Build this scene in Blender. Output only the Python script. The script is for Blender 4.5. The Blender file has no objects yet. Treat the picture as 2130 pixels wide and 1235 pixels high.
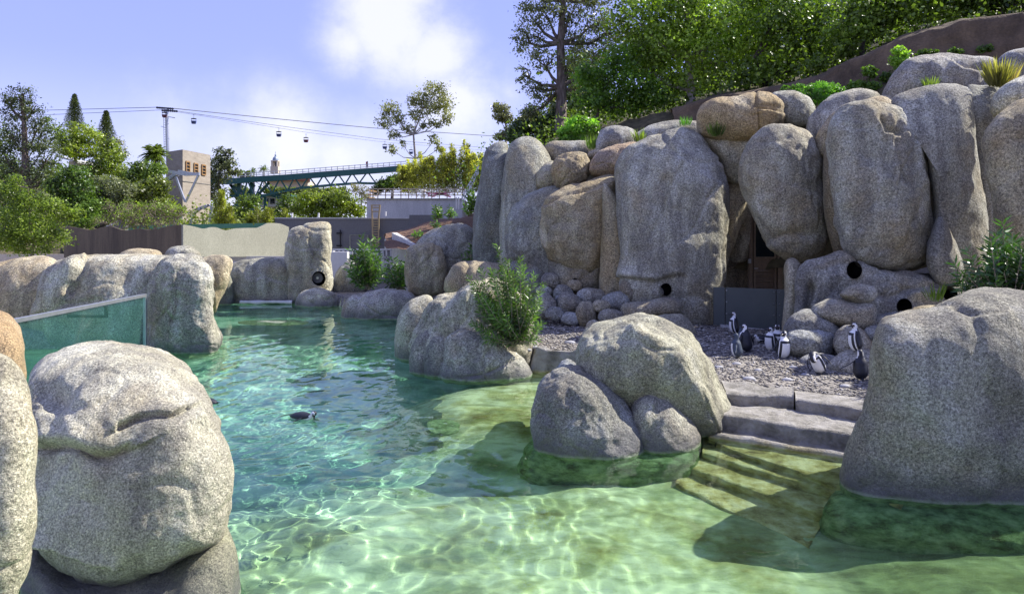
import bpy, math, random
import numpy as np
from mathutils import Vector

# ---------------------------------------------------------------- camera, sky, sun
sc = bpy.context.scene
COL = sc.collection
PI = math.pi
F, H, HY, CX = 1420.0, 2.92, 500.0, 1065.0      # focal length in photo pixels, eye height, horizon row, centre column
cam = bpy.data.cameras.new('camera'); camo = bpy.data.objects.new('camera', cam); COL.objects.link(camo)
camo.location = (0, 0, H); camo.rotation_euler = (PI/2, 0, 0)
cam.sensor_width = 36; cam.lens = 24; cam.shift_y = -(617.5-HY)/2130; cam.clip_start = .05; cam.clip_end = 6000
sc.camera = camo
AZ, EL = math.radians(72), math.radians(44)
world = bpy.data.worlds.new('World'); sc.world = world; world.use_nodes = True
sc.render.engine = 'CYCLES'
sc.cycles.use_denoising = True
sc.cycles.max_bounces = 10; sc.cycles.transparent_max_bounces = 16; sc.cycles.transmission_bounces = 6
sc.cycles.sample_clamp_indirect = 6
sc.view_settings.view_transform = 'Standard'; sc.view_settings.look = 'None'
sc.view_settings.exposure = 0.78; sc.view_settings.gamma = 1; sc.view_settings.use_curve_mapping = False
SUN_DIR = Vector((math.sin(AZ)*math.cos(EL), math.cos(AZ)*math.cos(EL), math.sin(EL)))
sun = bpy.data.lights.new('sun', 'SUN'); sun.energy = 5.0; sun.angle = math.radians(.53); sun.color = (1, .95, .87)
suno = bpy.data.objects.new('sun', sun); COL.objects.link(suno); suno.rotation_euler = SUN_DIR.to_track_quat('Z', 'Y').to_euler()
suno.location = (20, 10, 40)
sun.cycles.is_caustics_light = True

def NT(tree):
    """tiny node helper: n('Type', prop=..., _in={socket: value-or-socket})"""
    def n(t, ins=None, **kw):
        nd = tree.nodes.new('ShaderNode'+t)
        for k, v in kw.items(): setattr(nd, k, v)
        for k, v in (ins or {}).items():
            s = nd.inputs[k]
            if hasattr(v, 'is_output'): tree.links.new(v, s)
            elif hasattr(v, 'outputs'): tree.links.new(v.outputs[0], s)
            else: s.default_value = v
        return nd
    return n
def c4(c): return (c[0], c[1], c[2], 1)
def ramp(n, fac, stops, interp='LINEAR'):
    r = n('ValToRGB', {0: fac}); e = r.color_ramp.elements; r.color_ramp.interpolation = interp
    while len(e) < len(stops): e.new(.5)
    for k, (p, c) in enumerate(stops):
        e[k].position = p; e[k].color = c4(c) if hasattr(c, '__len__') else (c, c, c, 1)
    return r
def mixc(n, fac, a, b, blend='MIX'):
    m = n('Mix', data_type='RGBA', blend_type=blend)
    for k, v in ((0, fac), (6, a), (7, b)):
        if hasattr(v, 'outputs'): v = v.outputs[2] if v.bl_idname == 'ShaderNodeMix' else v.outputs[0]
        if hasattr(v, 'is_output'): m.id_data.links.new(v, m.inputs[k])
        else: m.inputs[k].default_value = c4(v) if hasattr(v, '__len__') else v
    return m.outputs[2]
def math_(n, op, a, b=0.0, c=None, clamp=False):
    d = {0: a, 1: b}
    if c is not None: d[2] = c
    m = n('Math', d, operation=op); m.use_clamp = clamp
    return m.outputs[0]

def build_world():
    t = world.node_tree; n = NT(t); bg = t.nodes['Background']
    sk = n('TexSky'); sk.sky_type = 'NISHITA'; sk.sun_disc = False; sk.sun_elevation = EL; sk.sun_rotation = AZ
    sk.altitude = 0; sk.air_density = 1.0; sk.dust_density = .15; sk.ozone_density = 3
    tc = n('TexCoord'); d = tc.outputs['Generated']
    base = mixc(n, .68, mixc(n, 1.0, sk, (1.4, 1.1, 1.45), 'MULTIPLY'), (2.05, 2.38, 5.2))
    def dirof(px, py):
        return Vector(((px-CX)/F, 1, -(py-HY)/F)).normalized()
    sep = n('SeparateXYZ', {0: d})
    # warp the direction a little, then sum soft lobes at each cloud
    nw = n('TexNoise', {'Vector': d, 'Scale': 9.0, 'Detail': 9.0, 'Roughness': .65})
    mp = n('Mapping', {0: d}); mp.inputs['Scale'].default_value = (3.2, 3.2, 7.5)
    n2 = n('TexNoise', {'Vector': mp, 'Scale': 1.7, 'Detail': 9.0, 'Roughness': .6})
    tot = None
    for px, py, w, a in ((815, 50, .095, 1.2), (730, 95, .06, 1.0), (905, 100, .07, 1.1), (960, 205, .08, 1.0), (1060, 190, .06, .7), (350, 265, .09, .7), (600, 300, .10, 1.0), (700, 330, .10, .9), (900, 300, .09, .6), (150, 330, .10, .35),
                         (470, 320, .12, .75), (640, 370, .14, .8), (1900, -900, .4, .9), (300, -800, .35, .6), (2600, -300, .3, .7), (-900, 100, .3, .6)):
        v = dirof(px, py); w *= 1.05
        dd = n('VectorMath', {0: d, 1: tuple(v)}, operation='DISTANCE').outputs['Value']
        g = math_(n, 'SUBTRACT', 1.0, math_(n, 'DIVIDE', dd, w*1.5), clamp=True)
        g = math_(n, 'MULTIPLY', math_(n, 'POWER', g, .8), a)
        tot = g if tot is None else math_(n, 'MAXIMUM', tot, g)
    den = math_(n, 'ADD', tot, math_(n, 'MULTIPLY', math_(n, 'SUBTRACT', nw.outputs[0], .5), 1.5))
    den = math_(n, 'ADD', den, math_(n, 'MULTIPLY', math_(n, 'SUBTRACT', n2.outputs[0], .5), .9))
    den = math_(n, 'MULTIPLY', den, tot)
    cl = ramp(n, den, [(.05, 0.0), (.95, .9)], 'EASE')
    # pale veil low over the horizon
    hz = ramp(n, sep.outputs[2], [(0.0, .75), (.08, .5), (.24, 0.0)], 'EASE')
    col = mixc(n, hz, base, (4.3, 4.6, 5.9))
    col = mixc(n, math_(n, 'MULTIPLY', cl.outputs[0], .88), col, (5.3, 5.35, 5.9))
    t.links.new(col, bg.inputs[0]); bg.inputs[1].default_value = .118
build_world()

# ---------------------------------------------------------------- helpers
def W(px, py, Y): return Vector(((px-CX)/F*Y, Y, H-(py-HY)/F*Y))
def P(px, py, z=0.0):
    Y = F*(H-z)/(py-HY); return Vector(((px-CX)/F*Y, Y, z))
def tag(o, label=None, cat=None, group=None, kind=None):
    if label: o['label'] = label
    if cat: o['category'] = cat
    if group: o['group'] = group
    if kind: o['kind'] = kind
    return o
def empty(name, loc, label=None, cat=None, group=None):
    o = bpy.data.objects.new(name, None); COL.objects.link(o); o.location = loc; o.empty_display_size = .2
    return tag(o, label, cat, group)
def mk(name, v, f, mat, parent=None, smooth=True, origin=None, fm=None):
    """verts (world), faces -> one mesh object with its origin at the verts' base or at `origin`"""
    v = np.asarray(v, float).reshape(-1, 3)
    me = bpy.data.meshes.new(name)
    if parent is not None:
        org, q = np.zeros(3), parent
        while q is not None: org = org+np.array(q.location); q = q.parent
    else: org = np.array(origin if origin is not None else (v[:, 0].mean(), v[:, 1].mean(), v[:, 2].min()), float)
    vv = v-org
    if isinstance(f, np.ndarray) and f.ndim == 2:
        k = f.shape[1]
        me.vertices.add(len(vv)); me.vertices.foreach_set('co', vv.astype(np.float32).ravel())
        me.loops.add(f.size); me.loops.foreach_set('vertex_index', f.astype(np.int32).ravel())
        me.polygons.add(len(f)); me.polygons.foreach_set('loop_start', np.arange(0, f.size, k, dtype=np.int32))
        me.update(calc_edges=True)
    else:
        me.from_pydata(vv.tolist(), [], [tuple(int(i) for i in q) for q in f])
    mats = mat if isinstance(mat, (list, tuple)) else [mat]
    for m in mats: me.materials.append(m)
    if fm is not None: me.polygons.foreach_set('material_index', np.asarray(fm, np.int32))
    me.polygons.foreach_set('use_smooth', np.full(len(me.polygons), bool(smooth)))
    me.update()
    o = bpy.data.objects.new(name, me); COL.objects.link(o)
    if parent is not None:
        o.parent = parent
    else:
        o.location = org
    o.color = (1, 1, 1, 0)
    return o

# --- value noise in numpy
_rs = np.random.RandomState(7); _T = _rs.rand(4096)
def vnoise(Pn, seed=0):
    i = np.floor(Pn).astype(np.int64); f = Pn-i; u = f*f*(3-2*f)
    def h(a, b, c):
        k = (a*73856093) ^ (b*19349663) ^ (c*83492791) ^ (seed*2654435)
        k = (k ^ (k >> 13))*1274126177
        return _T[(k >> 7) & 4095]
    x, y, z = i[..., 0], i[..., 1], i[..., 2]; ux, uy, uz = u[..., 0], u[..., 1], u[..., 2]
    def L(a, b, t): return a+(b-a)*t
    return L(L(L(h(x, y, z), h(x+1, y, z), ux), L(h(x, y+1, z), h(x+1, y+1, z), ux), uy),
             L(L(h(x, y, z+1), h(x+1, y, z+1), ux), L(h(x, y+1, z+1), h(x+1, y+1, z+1), ux), uy), uz)*2-1
def fbm(Pn, octv=4, seed=0, gain=.5):
    s, a, q = 0, 1.0, Pn.copy()
    for k in range(octv):
        s = s+a*vnoise(q, seed+k*17); a *= gain; q = q*2.03+11.3
    return s
def catmull(pts, N):
    p = np.asarray(pts, float); m = len(p); out = []
    seg = np.linalg.norm(np.roll(p, -1, 0)-p, axis=1)**.7; cum = np.concatenate([[0], np.cumsum(seg)])
    for s in np.linspace(0, cum[-1], N, endpoint=False):
        k = min(np.searchsorted(cum, s, 'right')-1, m-1); t = (s-cum[k])/max(seg[k], 1e-9)
        a, b, c, d = p[(k-1) % m], p[k], p[(k+1) % m], p[(k+2) % m]
        out.append(.5*((2*b)+(c-a)*t+(2*a-5*b+4*c-d)*t*t+(3*b-a-3*c+d)*t**3))
    return np.array(out)

# --- boxes, bars and tubes collected into one mesh
class MB:
    def __init__(s): s.v, s.f = [], []
    def add(s, v, f):
        b = len(s.v); s.v += [tuple(x) for x in v]; s.f += [tuple(b+i for i in q) for q in f]; return s
    def box(s, c, size, rz=0.0, taper=1.0):
        sx, sy, sz = [q/2 for q in size]; cz, sn = math.cos(rz), math.sin(rz); v = []
        for z, k in ((-sz, 1), (sz, taper)):
            for x, y in ((-sx, -sy), (sx, -sy), (sx, sy), (-sx, sy)):
                v.append((c[0]+(x*cz-y*sn)*k, c[1]+(x*sn+y*cz)*k, c[2]+z))
        return s.add(v, [(0, 3, 2, 1), (4, 5, 6, 7), (0, 1, 5, 4), (1, 2, 6, 5), (2, 3, 7, 6), (3, 0, 4, 7)])
    def bar(s, a, b, w, h=None):
        a, b = Vector(a), Vector(b); h = h or w; d = (b-a).normalized()
        up = Vector((0, 0, 1)) if abs(d.z) < .95 else Vector((0, 1, 0))
        x = d.cross(up).normalized()*w/2; y = x.cross(d).normalized()*h/2
        v = [p+i*x+j*y for p in (a, b) for i, j in ((-1, -1), (1, -1), (1, 1), (-1, 1))]
        return s.add(v, [(0, 1, 2, 3), (7, 6, 5, 4), (4, 5, 1, 0), (5, 6, 2, 1), (6, 7, 3, 2), (7, 4, 0, 3)])
    def tube(s, pts, r, n=8, cap=True):
        pts = [Vector(p) for p in pts]; rs = r if hasattr(r, '__len__') else [r]*len(pts); v, f = [], []
        for i, p in enumerate(pts):
            d = (pts[min(i+1, len(pts)-1)]-pts[max(i-1, 0)]).normalized()
            up = Vector((0, 0, 1)) if abs(d.z) < .9 else Vector((0, 1, 0))
            x = d.cross(up).normalized(); y = x.cross(d)
            v += [p+(x*math.cos(2*PI*k/n)+y*math.sin(2*PI*k/n))*rs[i] for k in range(n)]
        for i in range(len(pts)-1):
            for k in range(n): f.append((i*n+k, i*n+(k+1) % n, (i+1)*n+(k+1) % n, (i+1)*n+k))
        if cap: f += [tuple(range(n)), tuple(reversed(range((len(pts)-1)*n, len(pts)*n)))]
        return s.add(v, f)
    def lathe(s, c, prof, n=16, sx=1, sy=1):
        v, f = [], []
        for r, z in prof: v += [(c[0]+r*sx*math.cos(2*PI*k/n), c[1]+r*sy*math.sin(2*PI*k/n), c[2]+z) for k in range(n)]
        for i in range(len(prof)-1):
            for k in range(n): f.append((i*n+k, i*n+(k+1) % n, (i+1)*n+(k+1) % n, (i+1)*n+k))
        f += [tuple(reversed(range(n))), tuple(range((len(prof)-1)*n, len(prof)*n))]
        return s.add(v, f)
    def build(s, name, mat, parent=None, smooth=False, origin=None): return mk(name, s.v, s.f, mat, parent, smooth, origin)

# ---------------------------------------------------------------- materials
def newmat(name):
    m = bpy.data.materials.new(name); m.use_nodes = True; t = m.node_tree; t.nodes.clear()
    n = NT(t); out = n('OutputMaterial'); return m, t, n, out
def simple(name, col, rough=.6, metal=0.0, noise=.12, scale=6.0, bump=0.0, spec=.5):
    m, t, n, out = newmat(name)
    g = n('NewGeometry'); ns = n('TexNoise', {'Vector': g.outputs['Position'], 'Scale': scale, 'Detail': 5.0})
    r = ramp(n, ns.outputs[0], [(.25, tuple(max(0, c*(1-noise*1.6)) for c in col)), (.75, tuple(c*(1+noise) for c in col))])
    b = n('BsdfPrincipled', {'Base Color': r, 'Roughness': rough, 'Metallic': metal, 'Specular IOR Level': spec})
    if bump:
        bp = n('Bump', {'Strength': .6, 'Distance': bump, 'Height': ns.outputs[0]}); t.links.new(bp.outputs[0], b.inputs['Normal'])
    t.links.new(b.outputs[0], out.inputs[0]); return m

def rock_material(name, sk_):
    m, t, n, out = newmat(name)
    g = n('NewGeometry'); pos = g.outputs['Position']; oi = n('ObjectInfo')
    off = n('VectorMath', {0: pos, 1: n('Combine' 'XYZ', {0: math_(n, 'MULTIPLY', oi.outputs['Random'], 37.0)})}, operation='ADD').outputs[0]
    big = n('TexNoise', {'Vector': off, 'Scale': .55, 'Detail': 4.0, 'Roughness': .55})
    mp = n('Mapping', {0: off}); mp.inputs['Scale'].default_value = (1.5, 1.5, .35)
    streak = n('TexNoise', {'Vector': mp, 'Scale': 1.5, 'Detail': 6.0, 'Roughness': .6})
    och = n('TexNoise', {'Vector': off, 'Scale': .75, 'Detail': 6.0, 'Roughness': .6})
    base = ramp(n, big.outputs[0], [(.3, (.31, .29, .205)), (.5, (.46, .442, .33)), (.72, (.58, .57, .46))])
    base = mixc(n, ramp(n, streak.outputs[0], [(.42, .70), (.57, 0.0)]), base, (.215, .20, .165))
    base = mixc(n, math_(n, 'MULTIPLY', ramp(n, streak.outputs[0], [(.56, 0.0), (.72, .5)]).outputs[0], 1.0), base, (.53, .52, .49))
    ochm = math_(n, 'MULTIPLY', math_(n, 'SUBTRACT', math_(n, 'ADD', och.outputs[0], math_(n, 'MULTIPLY', oi.outputs['Alpha'], .22)), .545), 5.0, clamp=True)
    base = mixc(n, math_(n, 'MULTIPLY', ochm, .72), base, (.37, .30, .17))
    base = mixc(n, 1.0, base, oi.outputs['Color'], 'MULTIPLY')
    s1 = n('TexNoise', {'Vector': pos, 'Scale': sk_, 'Detail': 3.0, 'Roughness': .8})
    s2 = n('TexNoise', {'Vector': pos, 'Scale': sk_*2.6, 'Detail': 2.0, 'Roughness': .7})
    sp = ramp(n, s1.outputs[0], [(.37, .42), (.46, .86), (.55, 1.08), (.64, 1.65)])
    sp2 = ramp(n, s2.outputs[0], [(.36, .42), (.45, .96), (.60, 1.05), (.70, 1.45)])
    base = mixc(n, 1.0, base, sp, 'MULTIPLY'); base = mixc(n, 1.0, base, sp2, 'MULTIPLY')
    # algae below the water line, a pale tide line on it
    z = n('SeparateXYZ', {0: pos}).outputs[2]
    al = n('TexNoise', {'Vector': pos, 'Scale': 5.0, 'Detail': 6.0, 'Roughness': .7})
    algae = ramp(n, al.outputs[0], [(.34, (.05, .065, .02)), (.48, (.17, .26, .11)), (.64, (.36, .46, .25))])
    zz = math_(n, 'ADD', z, math_(n, 'MULTIPLY', math_(n, 'SUBTRACT', al.outputs[0], .5), .16))
    under = n('MapRange', {0: zz, 1: .05, 2: -.02, 3: 0.0, 4: 1.0}); under.clamp = True
    wet = n('MapRange', {0: zz, 1: .42, 2: .08, 3: 0.0, 4: .80}); wet.clamp = True
    tide = math_(n, 'SUBTRACT', 1.0, math_(n, 'MULTIPLY', math_(n, 'ABSOLUTE', math_(n, 'SUBTRACT', z, .012)), 34.0), clamp=True)
    base = mixc(n, wet.outputs[0], base, (.12, .118, .12))
    base = mixc(n, under.outputs[0], base, algae)
    base = mixc(n, math_(n, 'MULTIPLY', tide, .25), base, (.50, .52, .42))
    b1 = n('TexNoise', {'Vector': pos, 'Scale': 11.0, 'Detail': 9.0, 'Roughness': .72})
    b2 = n('TexNoise', {'Vector': off, 'Scale': 2.6, 'Detail': 5.0, 'Roughness': .6})
    pit = n('TexVoronoi', {'Vector': pos, 'Scale': 30.0}); pitr = ramp(n, pit.outputs[0], [(.0, 0.0), (.35, 1.0)])
    hgt = math_(n, 'ADD', math_(n, 'MULTIPLY', b1.outputs[0], .075), math_(n, 'MULTIPLY', b2.outputs[0], .11))
    hgt = math_(n, 'ADD', hgt, math_(n, 'MULTIPLY', pitr.outputs[0], .006))
    hgt = math_(n, 'ADD', hgt, math_(n, 'MULTIPLY', s2.outputs[0], .012))
    bp = n('Bump', {'Strength': .8, 'Distance': 1.0, 'Height': hgt})
    rg = n('MapRange', {0: wet.outputs[0], 1: 0.0, 2: .5, 3: .85, 4: .45})
    b = n('BsdfPrincipled', {'Base Color': base, 'Roughness': rg.outputs[0], 'Specular IOR Level': .3, 'Normal': bp.outputs[0]})
    t.links.new(b.outputs[0], out.inputs[0]); return m

def leaf_material(name, dark, light, trans=.35, gloss=.12):
    m, t, n, out = newmat(name)
    g = n('NewGeometry'); oi = n('ObjectInfo')
    r = ramp(n, g.outputs['Random Per Island'], [(0.0, dark), (.6, tuple((a+b)/2 for a, b in zip(dark, light))), (1.0, light)])
    ns = n('TexNoise', {'Vector': g.outputs['Position'], 'Scale': .5, 'Detail': 3.0})
    c = mixc(n, ramp(n, ns.outputs[0], [(.4, 0.0), (.65, .6)]), r, tuple(x*1.5 for x in light))
    n3 = n('TexNoise', {'Vector': g.outputs['Position'], 'Scale': 1.7, 'Detail': 4.0}); c = mixc(n, 1.0, c, ramp(n, n3.outputs[0], [(.38, .5), (.62, 1.3)]), 'MULTIPLY')
    c = mixc(n, 1.0, c, oi.outputs['Color'], 'MULTIPLY')
    b = n('BsdfPrincipled', {'Base Color': c, 'Roughness': .36, 'Specular IOR Level': gloss*3})
    tr = n('BsdfTranslucent', {'Color': mixc(n, 1.0, c, (1.8, 2.0, .8), 'MULTIPLY')})
    mx = n('MixShader', {0: trans, 1: b, 2: tr}); t.links.new(mx.outputs[0], out.inputs[0]); return m

def water_material():
    m, t, n, out = newmat('pool_water')
    g = n('BsdfGlass', {'Color': (.84, .985, .905, 1), 'Roughness': 0.0, 'IOR': 1.33})
    t.links.new(g.outputs[0], out.inputs['Surface']); return m

def floor_material():
    m, t, n, out = newmat('pool_floor')
    g = n('NewGeometry'); pos = g.outputs['Position']
    mp = n('Mapping', {0: pos}); mp.inputs['Rotation'].default_value = (0, 0, .7); mp.inputs['Scale'].default_value = (1.0, 3.0, 1.0)
    a = n('TexNoise', {'Vector': pos, 'Scale': 1.0, 'Detail': 7.0, 'Roughness': .62})
    b = n('TexNoise', {'Vector': mp, 'Scale': 1.6, 'Detail': 5.0, 'Roughness': .6})
    c = ramp(n, a.outputs[0], [(.36, (.20, .17, .045)), (.46, (.42, .42, .19)), (.56, (.64, .66, .42))])
    c = mixc(n, ramp(n, b.outputs[0], [(.36, .75), (.52, 0.0)]), c, (.23, .24, .09))
    z = n('SeparateXYZ', {0: pos}).outputs[2]
    k = n('MapRange', {0: z, 1: -.6, 2: -1.9, 3: 0.0, 4: 1.0}); k.clamp = True
    deep = ramp(n, a.outputs[0], [(.34, (.05, .17, .10)), (.48, (.19, .38, .27)), (.6, (.36, .56, .43))])
    c = mixc(n, k.outputs[0], c, deep)
    algae_shade = n('Attribute', attribute_name='algae').outputs['Fac']  # mask for shore algae and for shade painted into the floor at right
    am = math_(n, 'MULTIPLY', algae_shade, math_(n, 'ADD', .45, math_(n, 'MULTIPLY', a.outputs[0], 1.0)), clamp=True)
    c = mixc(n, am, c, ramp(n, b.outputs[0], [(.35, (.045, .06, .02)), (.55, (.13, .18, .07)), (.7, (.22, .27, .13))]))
    bp = n('Bump', {'Strength': .6, 'Distance': .12, 'Height': b.outputs[0]})
    p = n('BsdfPrincipled', {'Base Color': c, 'Roughness': .9, 'Normal': bp.outputs[0]})
    t.links.new(p.outputs[0], out.inputs[0]); return m

def gravel_material():
    m, t, n, out = newmat('gravel_ground')
    g = n('NewGeometry'); pos = g.outputs['Position']
    v = n('TexVoronoi', {'Vector': pos, 'Scale': 24.0}); big = n('TexNoise', {'Vector': pos, 'Scale': .8, 'Detail': 5.0})
    c = ramp(n, n('SeparateColor', {0: v.outputs['Color']}).outputs[0], [(0.0, (.07, .065, .06)), (.5, (.18, .165, .14)), (1.0, (.36, .33, .28))])
    c = mixc(n, ramp(n, big.outputs[0], [(.4, 0.0), (.7, .4)]), c, (.36, .32, .25))
    h = math_(n, 'SUBTRACT', 1.0, v.outputs['Distance'])
    bp = n('Bump', {'Strength': .8, 'Distance': .025, 'Height': h})
    p = n('BsdfPrincipled', {'Base Color': c, 'Roughness': .85, 'Normal': bp.outputs[0]})
    t.links.new(p.outputs[0], out.inputs[0]); return m

def pebble_material():
    m, t, n, out = newmat('pebbles')
    g = n('NewGeometry')
    c = ramp(n, g.outputs['Random Per Island'], [(0, (.05, .048, .05)), (.3, (.13, .125, .12)), (.55, (.23, .20, .165)), (.8, (.33, .30, .25)), (1, (.52, .50, .46))])
    p = n('BsdfPrincipled', {'Base Color': c, 'Roughness': .7}); t.links.new(p.outputs[0], out.inputs[0]); return m

def glass_material():
    m, t, n, out = newmat('teal_glass')
    gl = n('BsdfGlossy', {'Color': (1, 1, 1, 1), 'Roughness': .02}); tr = n('BsdfTransparent', {'Color': (.74, .92, .88, 1)})
    df = n('BsdfDiffuse', {'Color': (.10, .27, .23, 1)})
    fr = n('Math', {0: math_(n, 'POWER', n('LayerWeight', {0: .5}).outputs['Facing'], 4.0), 1: .55}, operation='MULTIPLY'); a = n('MixShader', {0: .10, 1: tr, 2: df}); b = n('MixShader', {0: fr.outputs[0], 1: a, 2: gl})
    t.links.new(b.outputs[0], out.inputs[0]); return m

def bark_material(name, a, b, sc_=3.0):
    m, t, n, out = newmat(name)
    g = n('NewGeometry'); mp = n('Mapping', {0: g.outputs['Position']}); mp.inputs['Scale'].default_value = (4, 4, .8)
    ns = n('TexNoise', {'Vector': mp, 'Scale': sc_, 'Detail': 6.0}); c = ramp(n, ns.outputs[0], [(.35, a), (.65, b)])
    bp = n('Bump', {'Strength': .7, 'Distance': .04, 'Height': ns.outputs[0]})
    p = n('BsdfPrincipled', {'Base Color': c, 'Roughness': .9, 'Normal': bp.outputs[0]}); t.links.new(p.outputs[0], out.inputs[0]); return m

def streaky(name, a, b, sx=2.0, sz=.3, rough=.8, bump=.01):
    m, t, n, out = newmat(name)
    g = n('NewGeometry'); mp = n('Mapping', {0: g.outputs['Position']}); mp.inputs['Scale'].default_value = (sx, sx, sz)
    ns = n('TexNoise', {'Vector': mp, 'Scale': 1.0, 'Detail': 8.0, 'Roughness': .65}); c = ramp(n, ns.outputs[0], [(.3, a), (.7, b)])
    n2 = n('TexNoise', {'Vector': g.outputs['Position'], 'Scale': 14.0, 'Detail': 4.0})
    c2 = mixc(n, 1.0, c, ramp(n, n2.outputs[0], [(.3, .8), (.7, 1.15)]), 'MULTIPLY')
    bp = n('Bump', {'Strength': .5, 'Distance': bump, 'Height': n2.outputs[0]})
    p = n('BsdfPrincipled', {'Base Color': c2, 'Roughness': rough, 'Normal': bp.outputs[0]}); t.links.new(p.outputs[0], out.inputs[0]); return m

M = dict(
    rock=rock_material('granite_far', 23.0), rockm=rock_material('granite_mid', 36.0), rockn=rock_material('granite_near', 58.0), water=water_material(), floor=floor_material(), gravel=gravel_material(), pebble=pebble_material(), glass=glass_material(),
    leaf=leaf_material('leaves', (.040, .060, .014), (.15, .19, .040)),
    euc=leaf_material('grey_green_leaves', (.07, .08, .04), (.22, .22, .10), .28, .15),
    needle=leaf_material('dark_needles', (.030, .045, .020), (.10, .125, .05), .15, .08),
    lime=leaf_material('light_leaves', (.09, .16, .025), (.26, .36, .06), .45, .14),
    bush=leaf_material('bush_leaves', (.035, .07, .015), (.13, .22, .05), .2, .2),
    bamboo=leaf_material('bamboo_leaves', (.12, .13, .03), (.30, .29, .08), .4, .1),
    bark=bark_material('bark', (.07, .05, .04), (.20, .16, .13)), pale=bark_material('pale_bark', (.24, .20, .17), (.42, .37, .32)), dark=bark_material('dark_bark', (.03, .025, .02), (.09, .07, .055)),
    twig=bark_material('twig', (.20, .16, .11), (.36, .30, .22)),
    earth=simple('earth', (.09, .075, .035), .95, noise=.35, scale=5, bump=.05), mulch=simple('mulch', (.16, .085, .045), .95, noise=.6, scale=14, bump=.05),
    cliff=streaky('earth_wall', (.05, .035, .02), (.17, .12, .07), 1.2, .5, .95, .06),
    brown=streaky('dark_brown_board', (.045, .032, .018), (.15, .115, .065), 1.6, .2), tan=streaky('tan_board', (.235, .235, .18), (.30, .30, .235), .8, .5),
    tower=streaky('board_concrete', (.25, .215, .17), (.37, .325, .26), 1.2, 3.5), grey=streaky('grey_block', (.125, .125, .12), (.16, .16, .155), .6, 3.0),
    conc=streaky('concrete', (.40, .40, .38), (.58, .57, .54), 1.4, .35), stone=streaky('pale_stone', (.40, .385, .35), (.62, .60, .56), 2.5, 2.5, .85, .03),
    white=simple('white_paint', (.66, .66, .63), .5, noise=.05), steel=simple('galvanised_steel', (.5, .52, .54), .38, .75, .1), dkgreen=simple('green_steel', (.012, .10, .085), .45, 0, .15),
    black=simple('black_rubber', (.006, .006, .006), .8, 0, .1), blue=simple('gondola_blue', (.03, .05, .14), .4), red=simple('gondola_red', (.10, .015, .03), .4),
    beige=simple('beige_rail', (.52, .43, .28), .55), orange=simple('orange_frame', (.30, .17, .06), .6), door=streaky('door_wood', (.17, .12, .075), (.25, .18, .115), 3, .4, .5),
    dglass=simple('dark_window', (.012, .018, .02), .12), gate=simple('gate_board', (.075, .088, .082), .55, 0, .08, 3), yellow=simple('yellow_ladder', (.36, .27, .13), .5),
    groof=simple('green_roof', (.06, .20, .12), .5), pwhite=simple('white_feathers', (.85, .85, .83), .7, noise=.04, scale=30), pblack=simple('black_feathers', (.018, .02, .028), .5, noise=.3, scale=40),
    pjuv=simple('blue_grey_feathers', (.055, .075, .11), .6, noise=.2, scale=40), pbeak=simple('beak', (.015, .015, .015), .35), ppink=simple('pink_skin', (.45, .2, .18), .5), pfoot=simple('dark_feet', (.02, .018, .018), .6),
    flag=simple('red_cloth', (.35, .08, .07), .8), pink=simple('pink_netting', (.45, .12, .25), .6), wpipe=simple('white_pipe', (.7, .7, .68), .5), cobble=simple('cobble_stone', (.36, .36, .37), .7, 0, .12, 30),
    red2=simple('red_tiles', (.30, .12, .07), .8), cable=simple('steel_cable', (.06, .065, .09), .5), tanb=simple('beige_stucco', (.55, .48, .36), .8), dome=simple('dome_tiles', (.22, .28, .36), .4),
)

# ---------------------------------------------------------------- pool outline, ground and water
def xy(px, py): p = P(px, py, 0); return (p.x, p.y)
POOL = [(7.5, .8), (8.2, 8.4), (6.7, 10.0), (5.75, 10.5), (3.7, 11.8), (2.9, 11.95), xy(1215, 775), xy(1110, 768), xy(1040, 755), xy(960, 735), xy(905, 700), xy(885, 655), xy(840, 640), xy(730, 640), xy(690, 633), xy(610, 619), xy(450, 607),
        (-15.4, 34), (-11.5, 24), (-8.8, 19.0), (-10.0, 18.4), (-14.5, 18.6), (-14.0, 12.0), (-11.0, 9.0), (-7.5, .8)]
POOLA = np.array(POOL)
def inside(X, Y):
    c = np.zeros(X.shape, bool); n = len(POOLA)
    for i in range(n):
        x1, y1 = POOLA[i]; x2, y2 = POOLA[(i+1) % n]
        k = ((y1 > Y) != (y2 > Y)) & (X < (x2-x1)*(Y-y1)/((y2-y1) if y2 != y1 else 1e-9)+x1); c ^= k
    return c
def shore(X, Y):
    d = np.full(X.shape, 1e9); n = len(POOLA)
    for i in range(n):
        a = POOLA[i]; b = POOLA[(i+1) % n]; e = b-a; t = np.clip(((X-a[0])*e[0]+(Y-a[1])*e[1])/(e@e), 0, 1)
        d = np.minimum(d, np.hypot(X-a[0]-t*e[0], Y-a[1]-t*e[1]))
    return d
def smooth(a, b, x): t = np.clip((x-a)/(b-a), 0, 1); return t*t*(3-2*t)
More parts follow.
